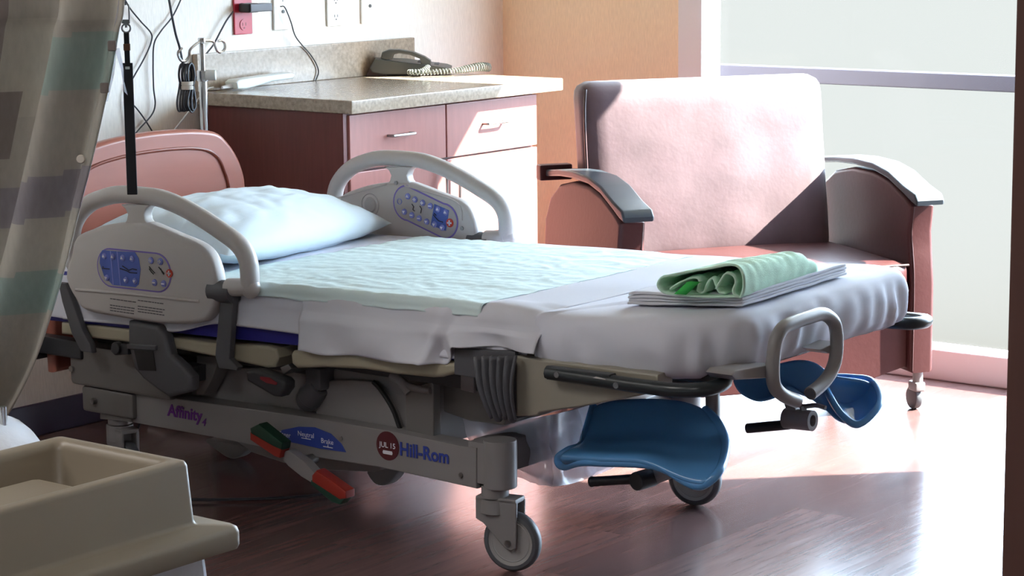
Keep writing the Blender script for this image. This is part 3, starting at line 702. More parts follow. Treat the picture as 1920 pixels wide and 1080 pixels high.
# deck panels (cream edges)
b = new(); prism(b, [(0.5799,0.4636),(0.7174,0.4692),(0.8392,0.4722),(0.9926,0.4668),(1.1755,0.4702),(1.3412,0.4823),(1.3734,0.479),(1.3807,0.4567),(1.3663,0.4311),(1.3391,0.426),(1.2297,0.4315),(0.9913,0.4397),(0.6968,0.4329),(0.5778,0.4309)], 'y', -.09, .87, .008, 3); obj('head_deck', b, 'deck_cream', bed)
b = new(); prism(b, [(1.4305,0.4715),(1.4381,0.4827),(1.4858,0.489),(1.6723,0.501),(1.8209,0.5082),(1.9557,0.5118),(1.9703,0.5041),(1.9671,0.4898),(1.9104,0.4714),(1.8804,0.4669),(1.7708,0.462),(1.6712,0.4624),(1.5432,0.4524),(1.4512,0.4392),(1.433,0.4495)], 'y', -.10, .88, .012, 3); obj('seat_deck', b, 'deck_cream', bed)
# foot section side covers and the grey bellows between
for side in (0, 1):
    def fl(a, w):
        return (a, a + w) if not side else (.78 - a - w, .78 - a)
    b = new(); y0, y1 = fl(-.11, .06); prism(b, [(2.1393,0.551),(2.2301,0.5506),(2.3574,0.5524),(2.5281,0.5529),(2.5281,0.5252),(2.5012,0.5065),(2.35,0.463),(2.2073,0.4272),(2.1999,0.4186),(2.1376,0.4093)], 'y', y0, y1, .006, 3); fp = obj('foot_side_panel', b, 'foot_cream', bed)
    b = new(); y0, y1 = fl(-.114, .064); prism(b, [(2.1165,0.5466),(2.1415,0.5518),(2.1398,0.4084),(2.1264,0.3995),(2.1146,0.4004)], 'y', y0, y1, .008, 3); obj('edge_trim', b, 'dark_slate', fp)
    b = new(); y0, y1 = fl(-.105, .05); prism(b, [(1.9554,0.547),(2.1356,0.5598),(2.1352,0.526),(2.019,0.4837),(1.9543,0.4845)], 'y', y0, y1, .004, 2); obj('hinge_cover', b, 'slate', fp)
    # horizontal bumper handle: flat strip that loops round in plan
    b = new(); z0 = .530
    pth = [(2.2497,-0.135,0.5298),(2.3276,-0.135,0.5293),(2.4141,-0.135,0.5288),(2.4707,-0.135,0.5285),(2.5336,-0.135,0.5291)] + [(2.595, -.135, .531), (2.645, -.115, .535), (2.66, -.07, .538), (2.645, -.025, .54), (2.59, -.01, .54), (2.48, -.005, .535)]
    if side: pth = [(p[0], .78 - p[1], p[2]) for p in pth]
    tube(b, pth, .016, 10, 6, squash=1.0); bp_ = obj('foot_bumper', b, 'bumper', bed)
    if not side:
        b = new(); prism(b, [(2.2506,0.544),(2.4248,0.5464),(2.4318,0.5176),(2.2533,0.5153)], 'y', -.146, -.118, .004, 2); obj('bumper_plate', b, 'bumper', bp_)
        b = new()
        for x_, z_ in [(2.286,0.5311),(2.446,0.5263)]: cyl(b, (x_, -.152, z_), (x_, -.14, z_), .007, n=10)
        split('bolt', b, 'steel', bp_)
        b = new(); prism(b, [(2.3797,0.5351),(2.3912,0.5389),(2.4169,0.5372),(2.4226,0.5307),(2.4112,0.5234),(2.3854,0.5239),(2.3768,0.5288)], 'y', -.149, -.145, .001, 1); o = obj('badge', b, 'panel_face', bp_); o['label'] = 'small oval pale badge'
# bellows: hanging ribbed grey cloth
b = new(); G = []
tl, tr, bl_, br = (Vector(p) for p in [(2.0448,-0.135,0.543),(2.1585,-0.135,0.5558),(2.0892,-0.135,0.4033),(2.1568,-0.135,0.4108)])
for i in range(15):
    t = i / 14; row = []
    for j in range(61):
        s = j / 60; p = (tl * (1 - s) + tr * s) * (1 - t) + (bl_ * (1 - s) + br * s) * t
        row.append(p + Vector((0, -.010 * math.sin(s * 2 * PI * 5 + .6 * math.sin(3 * t)) * (1 - .4 * t) - .012 * math.sin(PI * t), -.02 * t * nz(s * 5, 2))))
    G.append(row)
grid(b, G); o = solid(obj('bellows', b, 'slate', bed, 60), .006)

# side rails --------------------------------------------------
PANEL = [(0.6989,0.7086),(0.761,0.7346),(0.8209,0.7511),(0.8856,0.7615),(0.9603,0.768),(1.0191,0.7574),(1.0762,0.7442),(1.1366,0.7314),(1.1727,0.7168),(1.1958,0.6932),(1.2119,0.6502),(1.2137,0.6073),(1.203,0.5751),(1.1731,0.5369),(1.1282,0.522),(1.0477,0.513),(0.9713,0.5092),(0.8719,0.5102),(0.7275,0.5154),(0.6836,0.5459),(0.6526,0.5981),(0.6748,0.657)]
ARC = [(0.7274,0.5481),(0.6639,0.5991),(0.6515,0.6693),(0.6727,0.7419),(0.7296,0.794),(0.7985,0.8198),(0.8575,0.8308),(0.9351,0.8333),(1.0047,0.8306),(1.0789,0.8148),(1.1488,0.7917),(1.2168,0.764),(1.2765,0.7348),(1.3045,0.7026),(1.3114,0.6646),(1.31,0.6298)]
ARC = ARC[2:]
def rail(yi, yo, near):
    """yi..yo: thickness range in y"""
    ym = (yi + yo) / 2
    b = new(); prism(b, PANEL, 'y', yi, yo, .013, 4, smooth=4)
    r = obj('side_rail', b, 'rail_grey', bed, 50)
    b = new()
    tube(b, [(p[0], ym, p[1]) for p in ARC], .0255, 16, 6, squash=.9)
    e = ARC[-1]; tube(b, [(e[0] + .004, ym, e[1] + .004), (e[0] - .03, ym, e[1] - .002), (e[0] - .07, ym, e[1] - .006)], .0255, 16, 5, squash=.9); ball(b, (e[0] + .002, ym, e[1]), .027, .024, .028)
    e = ARC[0]; tube(b, [(e[0], ym, e[1]), (e[0] + .006, ym, e[1] - .03), (e[0] + .02, ym, e[1] - .05)], .02, 16, 5, squash=.9)
    obj('grip_arc', b, 'rail_grey', r, 60)
    nk = [(0.8682,0.8066),(0.8875,0.7956),(0.8947,0.7823),(0.89,0.7682),(0.873,0.7503),(0.9763,0.7582),(0.9594,0.7734),(0.9562,0.7869),(0.9628,0.801),(0.9831,0.8148)]
    b = new(); prism(b, nk, 'y', ym - .016, ym + .016, .006, 2); obj('neck', b, 'rail_grey', r)
    sl = [(1.2028,0.613),(1.2475,0.6145)]
    b = new(); cyl(b, (sl[0][0] - .02, ym, sl[0][1] - .002), (sl[1][0] + .01, ym, sl[1][1] - .002), .0285, n=20); obj('sleeve', b, 'slate', r)
    # links to the deck
    sg = -1 if near else 1
    lo = yo if near else yi
    arm_r = [(1.2126,0.5975),(1.2607,0.6001),(1.2394,0.4432),(1.2689,0.4244),(1.2631,0.4156),(1.1993,0.4143),(1.1883,0.4455)]
    b = new(); prism(b, arm_r, 'y', ym - .008, ym + .012, .004, 2); obj('link_arm', b, 'slate', r)
    arm_l = [(0.6072,0.5778),(0.6354,0.5783),(0.6523,0.5479),(0.6965,0.4587),(0.7252,0.4234),(0.7301,0.4005),(0.6868,0.4),(0.6523,0.4455),(0.6198,0.5277)]
    b = new(); prism(b, arm_l, 'y', ym - .008, ym + .012, .004, 2); obj('link_arm', b, 'slate', r)
    return r
nr = rail(-.132, -.088, True); fr_ = rail(.905, .945, False)
# centre hinge bracket (near)
b = new(); prism(b, [(0.8762,0.5028),(0.985,0.5016),(1.0128,0.4777),(1.0278,0.43),(1.0783,0.4028),(1.103,0.381),(1.1013,0.3459),(1.0867,0.338),(1.0165,0.3169),(0.9822,0.3293),(0.9246,0.3537),(0.8932,0.3772),(0.8726,0.4377)], 'y', -.122, -.085, .012, 4); hg = obj('rail_hinge', b, 'slate', bed)
b = new(); prism(b, [(0.8992,0.4294),(0.9702,0.4343),(0.9775,0.3825),(0.9142,0.3768)], 'y', -.124, -.121); obj('hinge_window', b, 'black_plastic', hg, 0)
b = new(); prism(b, [(0.8761,0.4427),(0.9856,0.4505),(0.9849,0.438),(0.8754,0.4292)], 'y', -.128, -.12, .002, 1); obj('hinge_lip', b, 'slate', hg)
b = new(); prism(b, [(1.0314,0.4143),(1.112,0.4192),(1.1022,0.389),(1.0834,0.3535),(1.0528,0.3122),(1.0266,0.3089)], 'y', -.03, .02, .004, 2); obj('hinge_plate', b, 'bed_taupe', bed)
b = new(); prism(b, [(0.7871,0.4251),(0.8299,0.4341),(0.8508,0.4321),(0.8494,0.4067),(0.7977,0.3988),(0.783,0.4078)], 'y', -.1, -.06, .004, 2); cc = [(0.8093,0.4212)][0]; cyl(b, (cc[0], -.108, cc[1]), (cc[0], -.09, cc[1]), .016, n=16, bev=.003); obj('pivot_block', b, 'dark_slate', bed)
b = new(); prism(b, [(1.0221,0.3968),(1.0683,0.3958),(1.0664,0.3541),(1.0321,0.3625)], 'y', -.07, -.03, .004, 2); cc = [(1.0623,0.386)][0]; cyl(b, (cc[0], -.08, cc[1]), (cc[0], -.06, cc[1]), .012, n=14); obj('pivot_block', b, 'dark_slate', bed)
# moulded rib and fine print on the near rail
b = new(); tube(b, [(0.6947,-0.133,0.5696),(0.8142,-0.133,0.5752),(0.9938,-0.133,0.5798),(1.1555,-0.133,0.5831)], .004, 8, 4); obj('moulded_rib', b, 'rail_grey', nr)
b = new()
fx = [(0.8254,0.558),(0.8244,0.541),(0.824,0.5339),(0.8236,0.5269),(0.9299,0.5639),(0.9291,0.5485),(0.9288,0.5415),(0.9284,0.5345)]
for i, (x_, z_) in enumerate(fx):
    q = x_
    for k in range(9):
        w = .006 + .008 * random.random(); box(b, q, q + w, -.1326, -.1318, z_ - .0012, z_ + .0012); q += w + .0022
        if q > x_ + (.085 if i < 4 else .092): break
o = obj('fine_print', b, 'slate', nr, 0); o['kind'] = 'stuff'

def stadium(x0, x1, z0, z1, r, n=14):
    P_ = [(x1 + r * math.sin(PI * k / n), z1 + r * math.cos(PI * k / n)) for k in range(n + 1)]
    return P_ + [(x0 - r * math.sin(PI * k / n), z0 - r * math.cos(PI * k / n)) for k in range(n + 1)]
def button(parent, x, z, y, d, r=.0085, mark='up', m='button'):
    b = new(); lathe(b, [(r, 0), (r * .9, .003), (r * .5, .0045), (0, .005)], (x, y, z), (0, d, 0), 14); o = obj('button', b, m, parent)
    b = new(); s = r * .55; yy = (y + d * .0046, y + d * .0056)
    if mark == 'up': prism(b, [(x - s, z - s * .6), (x + s, z - s * .6), (x, z + s)], 'y', min(yy), max(yy))
    elif mark == 'down': prism(b, [(x - s, z + s * .6), (x, z - s), (x + s, z + s * .6)], 'y', min(yy), max(yy))
    else:
        t = s * .32; box(b, x - s, x + s, min(yy), max(yy), z - t, z + t)
        if mark == 'plus': box(b, x - t, x + t, min(yy), max(yy), z - s, z + s)
    obj('button_symbol', b, 'button_mark', parent, 0)
def bed_icon(parent, pts, y, d, name='bed_pictogram'):
    for pl in pts:
        b = new(); tube(b, [(p[0], y + d * .0012, p[1]) for p in pl], .0013, 6, 0); obj(name, b, 'button_ink', parent, 0)
# near control panel
yb_ = -.132
sc2 = [(0.8329,0.64),(1.0057,0.6428)]
b = new(); prism(b, stadium(sc2[0][0], sc2[1][0], sc2[0][1], sc2[1][1], .0515), 'y', yb_ - .0012, yb_ + .004); cp = obj('control_panel', b, 'panel_purple', nr, 0); cp['label'] = 'purple rimmed control panel'
b = new(); prism(b, stadium(sc2[0][0], sc2[1][0], sc2[0][1], sc2[1][1], .0475), 'y', yb_ - .0020, yb_ + .003); obj('panel_face', b, 'panel_face', nr, 0)
b = new(); prism(b, [(0.8058,0.684),(0.8627,0.6859),(0.9278,0.6893),(0.9416,0.674),(0.9466,0.6458),(0.938,0.606),(0.9259,0.5979),(0.8398,0.5957),(0.8079,0.6169),(0.7935,0.6489),(0.7974,0.6742)], 'y', yb_ - .0028, yb_); obj('panel_zone', b, 'panel_blue', nr, 0)
b = new()
for pl in ([(0.8351,0.6845),(0.8387,0.6848),(0.8445,0.5962),(0.8409,0.5959)], [(0.8601,0.6854),(0.8637,0.6857),(0.8719,0.5971),(0.8683,0.5968)]): prism(b, pl, 'y', yb_ - .0032, yb_ - .002)
split('zone_divider', b, 'button', nr, 0)
for (x_, z_), mk in zip([(0.8133,0.6693),(0.8463,0.6705),(0.8825,0.6703),(0.918,0.6713),(0.8203,0.6126),(0.8918,0.6134),(0.9261,0.614)], ['up'] * 4 + ['down'] * 3): button(nr, x_, z_, yb_ - .0026, -1, .0085, mk)
for (x_, z_), mk in zip([(0.9875,0.6727),(1.0215,0.6728),(0.9974,0.6165),(1.0308,0.6167)], ['plus', 'plus', 'minus', 'minus']): button(nr, x_, z_, yb_ - .0018, -1, .0095, mk)
bed_icon(nr, [[(0.872,0.6418),(0.8967,0.6382),(0.9083,0.6343),(0.9336,0.6353)], [(0.8807,0.6492),(0.8911,0.6451),(0.9038,0.6397),(0.9177,0.645),(0.9335,0.6439)], [(0.8042,0.6366),(0.8132,0.6366),(0.8312,0.6369)], [(0.8056,0.6405),(0.8085,0.6395)]], yb_ - .0026, -1)
bed_icon(nr, [[(0.9796,0.6562),(0.9879,0.6488),(0.9997,0.6409)], [(0.9793,0.6509),(0.9876,0.6422),(0.9949,0.638)], [(1.0144,0.658),(1.0227,0.6511),(1.0338,0.6431)], [(1.0212,0.655),(1.0265,0.6457),(1.0325,0.6405)]], yb_ - .0018, -1, 'patient_pictogram')
(xn, zn), = [(1.0529,0.6452)]
b = new(); lathe(b, [(.011, 0), (.0105, .003), (0, .0035)], (xn, yb_ - .0018, zn), (0, -1, 0), 18); o = obj('nurse_call_button', b, 'nurse_red', nr); o['label'] = 'orange red call button'
b = new(); box(b, xn - .007, xn + .007, yb_ - .0062, yb_ - .005, zn - .002, zn + .002); box(b, xn - .002, xn + .002, yb_ - .0062, yb_ - .005, zn - .007, zn + .007); obj('button_symbol', b, 'button_mark', nr, 0)
# far rail inner face
yf = .905
c0_, c1_ = [(0.9607,0.7068),(1.0985,0.6643)]
rr_ = .05
b = new(); prism(b, stadium(c0_[0], c1_[0], c0_[1], c1_[1], rr_ + .003), 'y', yf - .0012, yf + .004); cp = obj('control_panel', b, 'panel_purple', fr_, 0); cp['label'] = 'purple rimmed control panel'
b = new(); prism(b, stadium(c0_[0], c1_[0], c0_[1], c1_[1], rr_ - .002), 'y', yf - .0020, yf + .003); obj('panel_face', b, 'panel_face', fr_, 0)
b = new(); prism(b, [(1.0652,0.7122),(1.1197,0.6973),(1.1068,0.637),(1.0504,0.6494)], 'y', yf - .0028, yf); obj('panel_zone', b, 'panel_blue', fr_, 0)
for (x_, z_), mk in zip([(0.9659,0.7272),(0.9931,0.7198),(1.0219,0.7121),(1.0505,0.7049),(1.0795,0.6978),(1.1078,0.691),(0.9516,0.6809),(0.9801,0.6732),(1.0078,0.666),(1.036,0.6584),(1.0651,0.6522),(1.0936,0.6452)], ['up', 'plus', 'plus', 'minus', 'up', 'up', 'down', 'minus', 'minus', 'down', 'down', 'down']): button(fr_, x_, z_, yf - .0022, -1, .0095, mk)
bed_icon(fr_, [[(1.0619,0.6805),(1.0725,0.6708),(1.0805,0.6643),(1.0976,0.6614)], [(1.0647,0.6849),(1.0727,0.6792)]], yf - .0028, -1)
bed_icon(fr_, [[(0.9808,0.7062),(0.9877,0.6983),(0.9843,0.6896),(0.9913,0.6859)], [(1.0108,0.7021),(1.0171,0.6941),(1.0136,0.6812)]], yf - .002, -1, 'patient_pictogram')
(xn, zn), = [(1.1223,0.6612)]
b = new(); lathe(b, [(.013, 0), (.0125, .003), (0, .0035)], (xn, yf - .0018, zn), (0, -1, 0), 18); o = obj('nurse_call_button', b, 'nurse_red', fr_); o['label'] = 'orange red call button'
b = new(); box(b, xn - .008, xn + .008, yf - .0062, yf - .005, zn - .0025, zn + .0025); box(b, xn - .0025, xn + .0025, yf - .0062, yf - .005, zn - .008, zn + .008); obj('button_symbol', b, 'button_mark', fr_, 0)
(xs, zs), (xs2, zs2) = [(0.8179,0.6915),(0.9335,0.7099)]
b = new(); lathe(b, [(.0, .004), (.02, .004), (.024, .0), (.031, .0), (.033, .003), (.035, 0)], (xs, yf + .0005, zs), (0, -1, 0), 26); obj('speaker', b, 'panel_face', fr_)
b = new(); lathe(b, [(.009, 0), (.009, .002), (.0075, .002), (.0075, .0)], (xs2, yf - .002, zs2), (0, -1, 0), 16); obj('indicator_ring', b, 'button', fr_)
b = new()
for x_, z_ in [(0.9198,0.7632),(1.1652,0.6484)]: cyl(b, (x_, yf - .003, z_), (x_, yf + .001, z_), .006, n=10)
split('screw', b, 'steel', fr_)
b = new(); tube(b, [(0.6774,0.904,0.6997),(0.7297,0.904,0.7142),(0.8101,0.904,0.7368),(0.8835,0.904,0.7574)], .0025, 6, 4); tube(b, [(0.9528,0.904,0.7577),(1.0318,0.904,0.7453),(1.1336,0.904,0.7272),(1.1624,0.904,0.7044),(1.1645,0.904,0.6713)], .0025, 6, 4); split('moulded_rib', b, 'rail_grey', fr_)

# foot handle (C-shaped tube) at the foot end
XF = 2.72
b = new(); pth = [(2.72,0.2088,0.479),(2.72,0.2483,0.488),(2.72,0.288,0.5044),(2.72,0.3159,0.5316),(2.72,0.3245,0.5669),(2.72,0.3212,0.6016),(2.72,0.3062,0.6283),(2.72,0.2631,0.6504),(2.72,0.2073,0.6526),(2.72,0.1388,0.6508),(2.72,0.0897,0.6452),(2.72,0.0613,0.6226),(2.72,0.0509,0.5867),(2.72,0.0493,0.5458),(2.72,0.0609,0.5179),(2.72,0.0969,0.4938),(2.72,0.1515,0.4722)]
tube(b, pth, .0155, 14, 5); fh = obj('foot_handle', b, 'bed_grey', bed)
b = new()
for p, q in ((pth[0], pth[1]), (pth[-1], pth[-2])):
    p, q = Vector(p), Vector(q); d = (p - q).normalized(); cyl(b, p - d * .002, p + d * .003, .0125, n=12)
split('end_plug', b, 'slate', fh)
b = new(); prism(b, [(-0.0972,0.5704),(-0.0804,0.578),(0.0685,0.5674),(0.0756,0.539),(0.0558,0.5388),(-0.0802,0.5572)], 'x', 2.64, 2.708, .004, 2); prism(b, [(0.2666,0.5678),(0.3424,0.5742),(0.3479,0.5462),(0.3023,0.5535)], 'x', 2.66, 2.71, .004, 2); split('handle_bracket', b, 'bed_grey', bed)

# blue leg rests --------------------------------------------------
def loft(rows, name, m, parent, t=.012, sub=2, label=None):
    """rows of equal-length 3d point lists -> smooth shell"""
    b = new(); grid(b, rows); o = obj(name, b, m, parent, 0)
    for p in o.data.polygons: p.use_smooth = True
    s = o.modifiers.new('thick', 'SOLIDIFY'); s.thickness = t; s.offset = 0
    subs(o, sub)
    if label: o['label'] = label
    return o
def resample(row, n):
    c_ = cr(row, 6); L_ = [0]
    for a_, b_ in zip(c_, c_[1:]): L_.append(L_[-1] + (b_ - a_).length)
    o = []
    for k in range(n):
        t = L_[-1] * k / (n - 1); i = 0
        while i < len(L_) - 2 and L_[i + 1] < t: i += 1
        f = (t - L_[i]) / max(1e-9, L_[i + 1] - L_[i]); o.append(c_[i].lerp(c_[i + 1], max(0, min(1, f))))
    return o
rows = [[(2.1335,0.2,0.3774),(2.1911,0.2,0.4001),(2.2887,0.2,0.4174),(2.3886,0.2,0.4235),(2.4487,0.2,0.4097)],
        [(2.1457,0.17,0.3546),(2.2122,0.17,0.3696),(2.3093,0.17,0.3822),(2.4144,0.17,0.3895),(2.4999,0.17,0.3944)],
        [(2.1605,0.13,0.3292),(2.2403,0.13,0.336),(2.3367,0.13,0.3427),(2.4555,0.13,0.3488),(2.5485,0.13,0.3639)],
        [(2.1828,0.08,0.311),(2.2756,0.08,0.315),(2.3709,0.08,0.3244),(2.4742,0.08,0.319),(2.5778,0.08,0.3386)],
        [(2.1946,0.02,0.3167),(2.3032,0.02,0.3205),(2.412,0.02,0.332),(2.5068,0.02,0.3137),(2.5981,0.02,0.3172)],
        [(2.1892,-0.01,0.3092),(2.3097,-0.01,0.3186),(2.4254,-0.01,0.3288),(2.5197,-0.01,0.3058),(2.5856,-0.01,0.2974)],
        [(2.1823,-0.005,0.2946),(2.312,-0.005,0.308),(2.4248,-0.005,0.3191),(2.5235,-0.005,0.2968),(2.5685,-0.005,0.2926)],
        [(2.182,0.02,0.2782),(2.3031,0.02,0.3018),(2.4135,0.02,0.3138),(2.5112,0.02,0.2935),(2.5465,0.02,0.2927)]]
rows = [resample(r, 13) for r in rows]
lr = loft(rows, 'leg_rest', 'leg_blue', bed, .014)
b = new(); tube(b, [rows[0][0], rows[2][0], rows[3][0]] + [(2.181,0.03,0.3078),(2.1547,0.03,0.2863),(2.1684,0.03,0.2705)] + [(2.241,0.0,0.2969),(2.3129,0.0,0.3059),(2.4185,0.0,0.3172),(2.4746,0.0,0.313),(2.5315,0.0,0.2921),(2.5708,0.0,0.2907)] + [rows[4][12], rows[3][12], rows[2][12], rows[1][12], rows[0][12]], .0105, 10, 6); obj('rolled_rim', b, 'leg_blue', lr, 60)
b = new(); a0, a1, a2, a3 = (Vector(p) for p in [(2.229,0.06,0.2363),(2.3522,0.06,0.2608),(2.3817,0.06,0.2651),(2.4487,0.06,0.2898)])
d_ = (a1 - a0).normalized(); sd = Vector((0, 1, 0))
tube(b, [a0, a0.lerp(a1, .05), a0.lerp(a1, .9), a1], .0125, 12, 3, rfun=lambda t: .0135 - .002 * math.sin(PI * t)); obj('crank_handle', b, 'black_plastic', lr)
b = new(); cyl(b, a2 + sd * -.03 - d_ * .01, a2 + sd * .03 - d_ * .0, .022, n=18, bev=.004); obj('crank_hub', b, 'black_plastic', lr)
b = new(); cyl(b, a2 + Vector((0, .03, .0)), a3 + Vector((0, .02, .006)), .019, n=18); obj('mount_tube', b, 'bed_grey', lr)
b = new(); tube(b, [a3 + Vector((.02, .04, .0)), a3 + Vector((.03, .12, .06)), a3 + Vector((-.02, .2, .2)), (2.43, .28, .48)], .017, 12, 5); obj('support_arm', b, 'bed_grey', lr)
# far leg rest, seen from its end
rows = [[(2.2659,0.6,0.3954),(2.2864,0.6,0.3601),(2.3422,0.6,0.3428),(2.3954,0.6,0.3628)],
        [(2.286,0.62,0.4011),(2.3064,0.62,0.3725),(2.3527,0.62,0.362),(2.3939,0.62,0.3711)],
        [(2.3322,0.64,0.4207),(2.3448,0.64,0.3926),(2.3816,0.64,0.3836),(2.409,0.64,0.3869)],
        [(2.3674,0.66,0.4336),(2.3815,0.66,0.403),(2.4123,0.66,0.3731),(2.4504,0.66,0.3577)],
        [(2.4265,0.66,0.4537),(2.4345,0.66,0.4159),(2.4653,0.66,0.3662),(2.5001,0.66,0.3372)],
        [(2.4806,0.66,0.4479),(2.4722,0.66,0.4097),(2.4879,0.66,0.3583),(2.5213,0.66,0.3133)],
        [(2.5051,0.67,0.4172),(2.4935,0.67,0.3919),(2.5061,0.67,0.3455),(2.5454,0.67,0.3013)],
        [(2.5385,0.7,0.4095),(2.524,0.7,0.3931),(2.5366,0.7,0.3467),(2.5611,0.7,0.2951)],
        [(2.5694,0.74,0.401),(2.5579,0.74,0.3876),(2.5615,0.74,0.348),(2.5742,0.74,0.3001)],
        [(2.5828,0.77,0.3802),(2.5756,0.77,0.3686),(2.576,0.77,0.3472),(2.5809,0.77,0.321)]]
rows = [resample(r, 9) for r in rows]
lr2 = loft(rows, 'leg_rest', 'leg_blue', bed, .014)
zc = (938, 412, 1.8)
rim = cr([(2.4642,0.76,0.3918)] + [(2.507,0.78,0.3935)] + [(2.5618,0.77,0.395)] + [(2.6132,0.72,0.3819)] + [(2.6437,0.66,0.3581)] + [(2.627,0.6,0.325)] + [(2.5874,0.59,0.3426)] + [(2.5345,0.62,0.3778)] + [(2.4777,0.7,0.3875)], 5, True)
ctr = Vector([(2.5658,0.68,0.338)][0]); b = new(); G = []
for t in (0, .18, .4, .62, .82, .95):
    dz = -.02 * math.sin(PI * min(1, t * 1.1)) * (1 - t)
    G.append([p.lerp(ctr, t) + Vector((0, 0, -.035 * math.sin(t * PI / 2) + .035 * t + dz)) for p in rim])
V = grid(b, G, True); b.faces.new(V[-1])
cup = obj('heel_cup', b, 'leg_blue', lr2, 80); solid(cup, .012); subs(cup, 1)
b = new(); tube(b, rim, .009, 10, 0, True); obj('rolled_rim', b, 'leg_blue', lr2, 60)
g0, g1, g2, g3 = (Vector(p) for p in [(2.3787,0.5,0.3004),(2.4937,0.5,0.3248),(2.4831,0.5,0.3391),(2.5579,0.5,0.3423)])
b = new(); tube(b, [g0, g0.lerp(g1, .06), g0.lerp(g1, .9), g1], .0125, 12, 3); obj('crank_handle', b, 'black_plastic', lr2)
b = new(); lathe(b, [(.013, 0), (.025, 0), (.025, (g3 - g2).length), (.014, (g3 - g2).length), (.014, .02), (0, .02)], g2, g3 - g2, 22); obj('mount_tube', b, 'bed_grey', lr2)
k0, k1, k2, k3 = (Vector(p) for p in [(2.5077,0.5,0.38),(2.5298,0.5,0.3737),(2.5661,0.5,0.3808),(2.5922,0.5,0.3777)])
b = new(); tube(b, [k0, k1, k2, k3], .006, 8, 5); tube(b, [k1, k1 + Vector((.01, 0, -.03))], .008, 8, 0); prism(b, [(2.4751,0.398),(2.5076,0.3929),(2.5183,0.3553),(2.4934,0.3482)], 'y', .49, .53, .003, 2); obj('mount_clip', b, 'steel', lr2)

# ------------------------------------------------------------ mattress and bed linen
def zb(x): return .462 + (x - .52) * .034
def zt(x): return .603 + (x - .52) * .026 + max(0, x - 2.18) * .05
NY, FY = -.085, .868
def drape(name, m, x0, x1, hn, hf, off, wr, nx=90, nt=14, ntop=50, r=.045, flare=.008, parent=None, ny=NY, fy=FY, thick=.003, side=None):
    """cloth over the mattress: near hem height hn(x), far hem hf(x); wr(x, y, s)->normal offset"""
    b = new(); G = []
    for i in range(nx + 1):
        x = x0 + (x1 - x0) * i / nx; top = zt(x) + off; row = []
        n0, n1 = ny - off, fy + off
        prof = []
        h = hn(x)
        for k in range(nt): t = k / nt; prof.append((n0 - flare * (1 - t) ** 2, h + (top - r - h) * t, -1, 0, 1 - t))
        for k in range(6): a = PI / 2 * k / 6; prof.append((n0 + r - r * math.cos(a), top - r + r * math.sin(a), -math.cos(a), math.sin(a), 0))
        for k in range(ntop + 1): prof.append((n0 + r + (n1 - n0 - 2 * r) * k / ntop, top, 0, 1, 0))
        for k in range(1, 7): a = PI / 2 * k / 6; prof.append((n1 - r + r * math.sin(a), top - r + r * math.cos(a), math.sin(a), math.cos(a), 0))
        h = hf(x)
        for k in range(1, nt + 1): t = k / nt; prof.append((n1 + flare * t * t, top - r + (h - top + r) * t, 1, 0, t))
        for (y, z, ny_, nz_, s) in prof:
            d = wr(x, y, z, s, nz_)
            row.append(Vector((x, y + ny_ * d, z + nz_ * d)))
        G.append(row)
    grid(b, G); o = obj(name, b, m, parent, 60)
    md = o.modifiers.new('thick', 'SOLIDIFY'); md.thickness = thick; md.offset = -1
    return o
# blue foam body
b = new(); r = bmesh.ops.create_cube(b, size=1); bmesh.ops.subdivide_edges(b, edges=b.edges[:], cuts=24, use_grid_fill=True)
for v in b.verts:
    x = .52 + (v.co.x + .5) * 1.63; y = NY + .006 + (v.co.y + .5) * (FY - NY - .012); t = v.co.z + .5
    e = .03; bul = 1 - abs(2 * t - 1) ** 3
    v.co = Vector((x, y + (-.004 if v.co.y < -.49 else .004 if v.co.y > .49 else 0) * bul + (.004 * nz(x * 9, t * 5) if v.co.y < -.49 else 0), zb(x) + (zt(x) - .004 - zb(x)) * t))
mt_ = obj('mattress', b, 'blue_mattress', None, 50); tag(mt_, 'dark blue bed mattress under the white fitted sheet', 'mattress')
def hem_fit(x):
    return .488 + .036 * ss(1.0, 1.2, x) - .004 * math.sin((x - .5) * 5) if x > .9 else .478 + .010 * ss(.6, .9, x)
fs = drape('fitted_sheet', 'sheet_b', .515, 2.158, hem_fit, lambda x: .52, .005,
           lambda x, y, z, s, up: .003 * nz(x * 10, y * 10, z * 14) + (.004 * nz(x * 6 + z * 12, z * 4, 2) if s > 0 else 0) + .0005, 110)
tag(fs, 'bluish white fitted sheet stretched over the blue mattress below the pillow', 'sheet')
b = new(); tube(b, [(x, NY - .012, hem_fit(x) + .002) for x in [.6 + .02 * i for i in range(45)]], .004, 6, 2); obj('hem', b, 'sheet', fs)

def wr_draw(x, y, z, s, up):
    d = .004 + .004 * nz(x * 5, y * 4, 1) * up
    if y < 0:
        q = x - 1.47
        # diagonal drape folds running down from the upper right, one deep pleat at x about 1.9
        d += (.012 * s + .004) * math.sin((x * 1.0 + (z - .6) * 1.6) * 24 + 2.4 * nz(x * 3, z * 5)) * ss(1.5, 1.62, x)
        d += .018 * math.exp(-((x - 1.895 - (z - .55) * .35) / .018) ** 2) * (.25 + .75 * min(1, s * 1.6)) - .006 * math.exp(-((x - 1.925 - (z - .55) * .35) / .014) ** 2)
        d += .010 * nz(x * 9, z * 9, 4) * min(1, s * 2)
        d += .014 * min(1, s * 4)
    d -= .005 * ss(2.14, 2.2, x)
    return d
def hem_draw(x):
    return .488 + (x - 1.47) * .036 + .052 * ss(1.925, 1.975, x) + .002 * math.sin(x * 31)
ds = drape('draw_sheet', 'sheet', 1.472, 2.205, hem_draw, lambda x: .53, .007, wr_draw, 120, 18)
tag(ds, 'white draw sheet folded over the near side of the mattress', 'sheet')

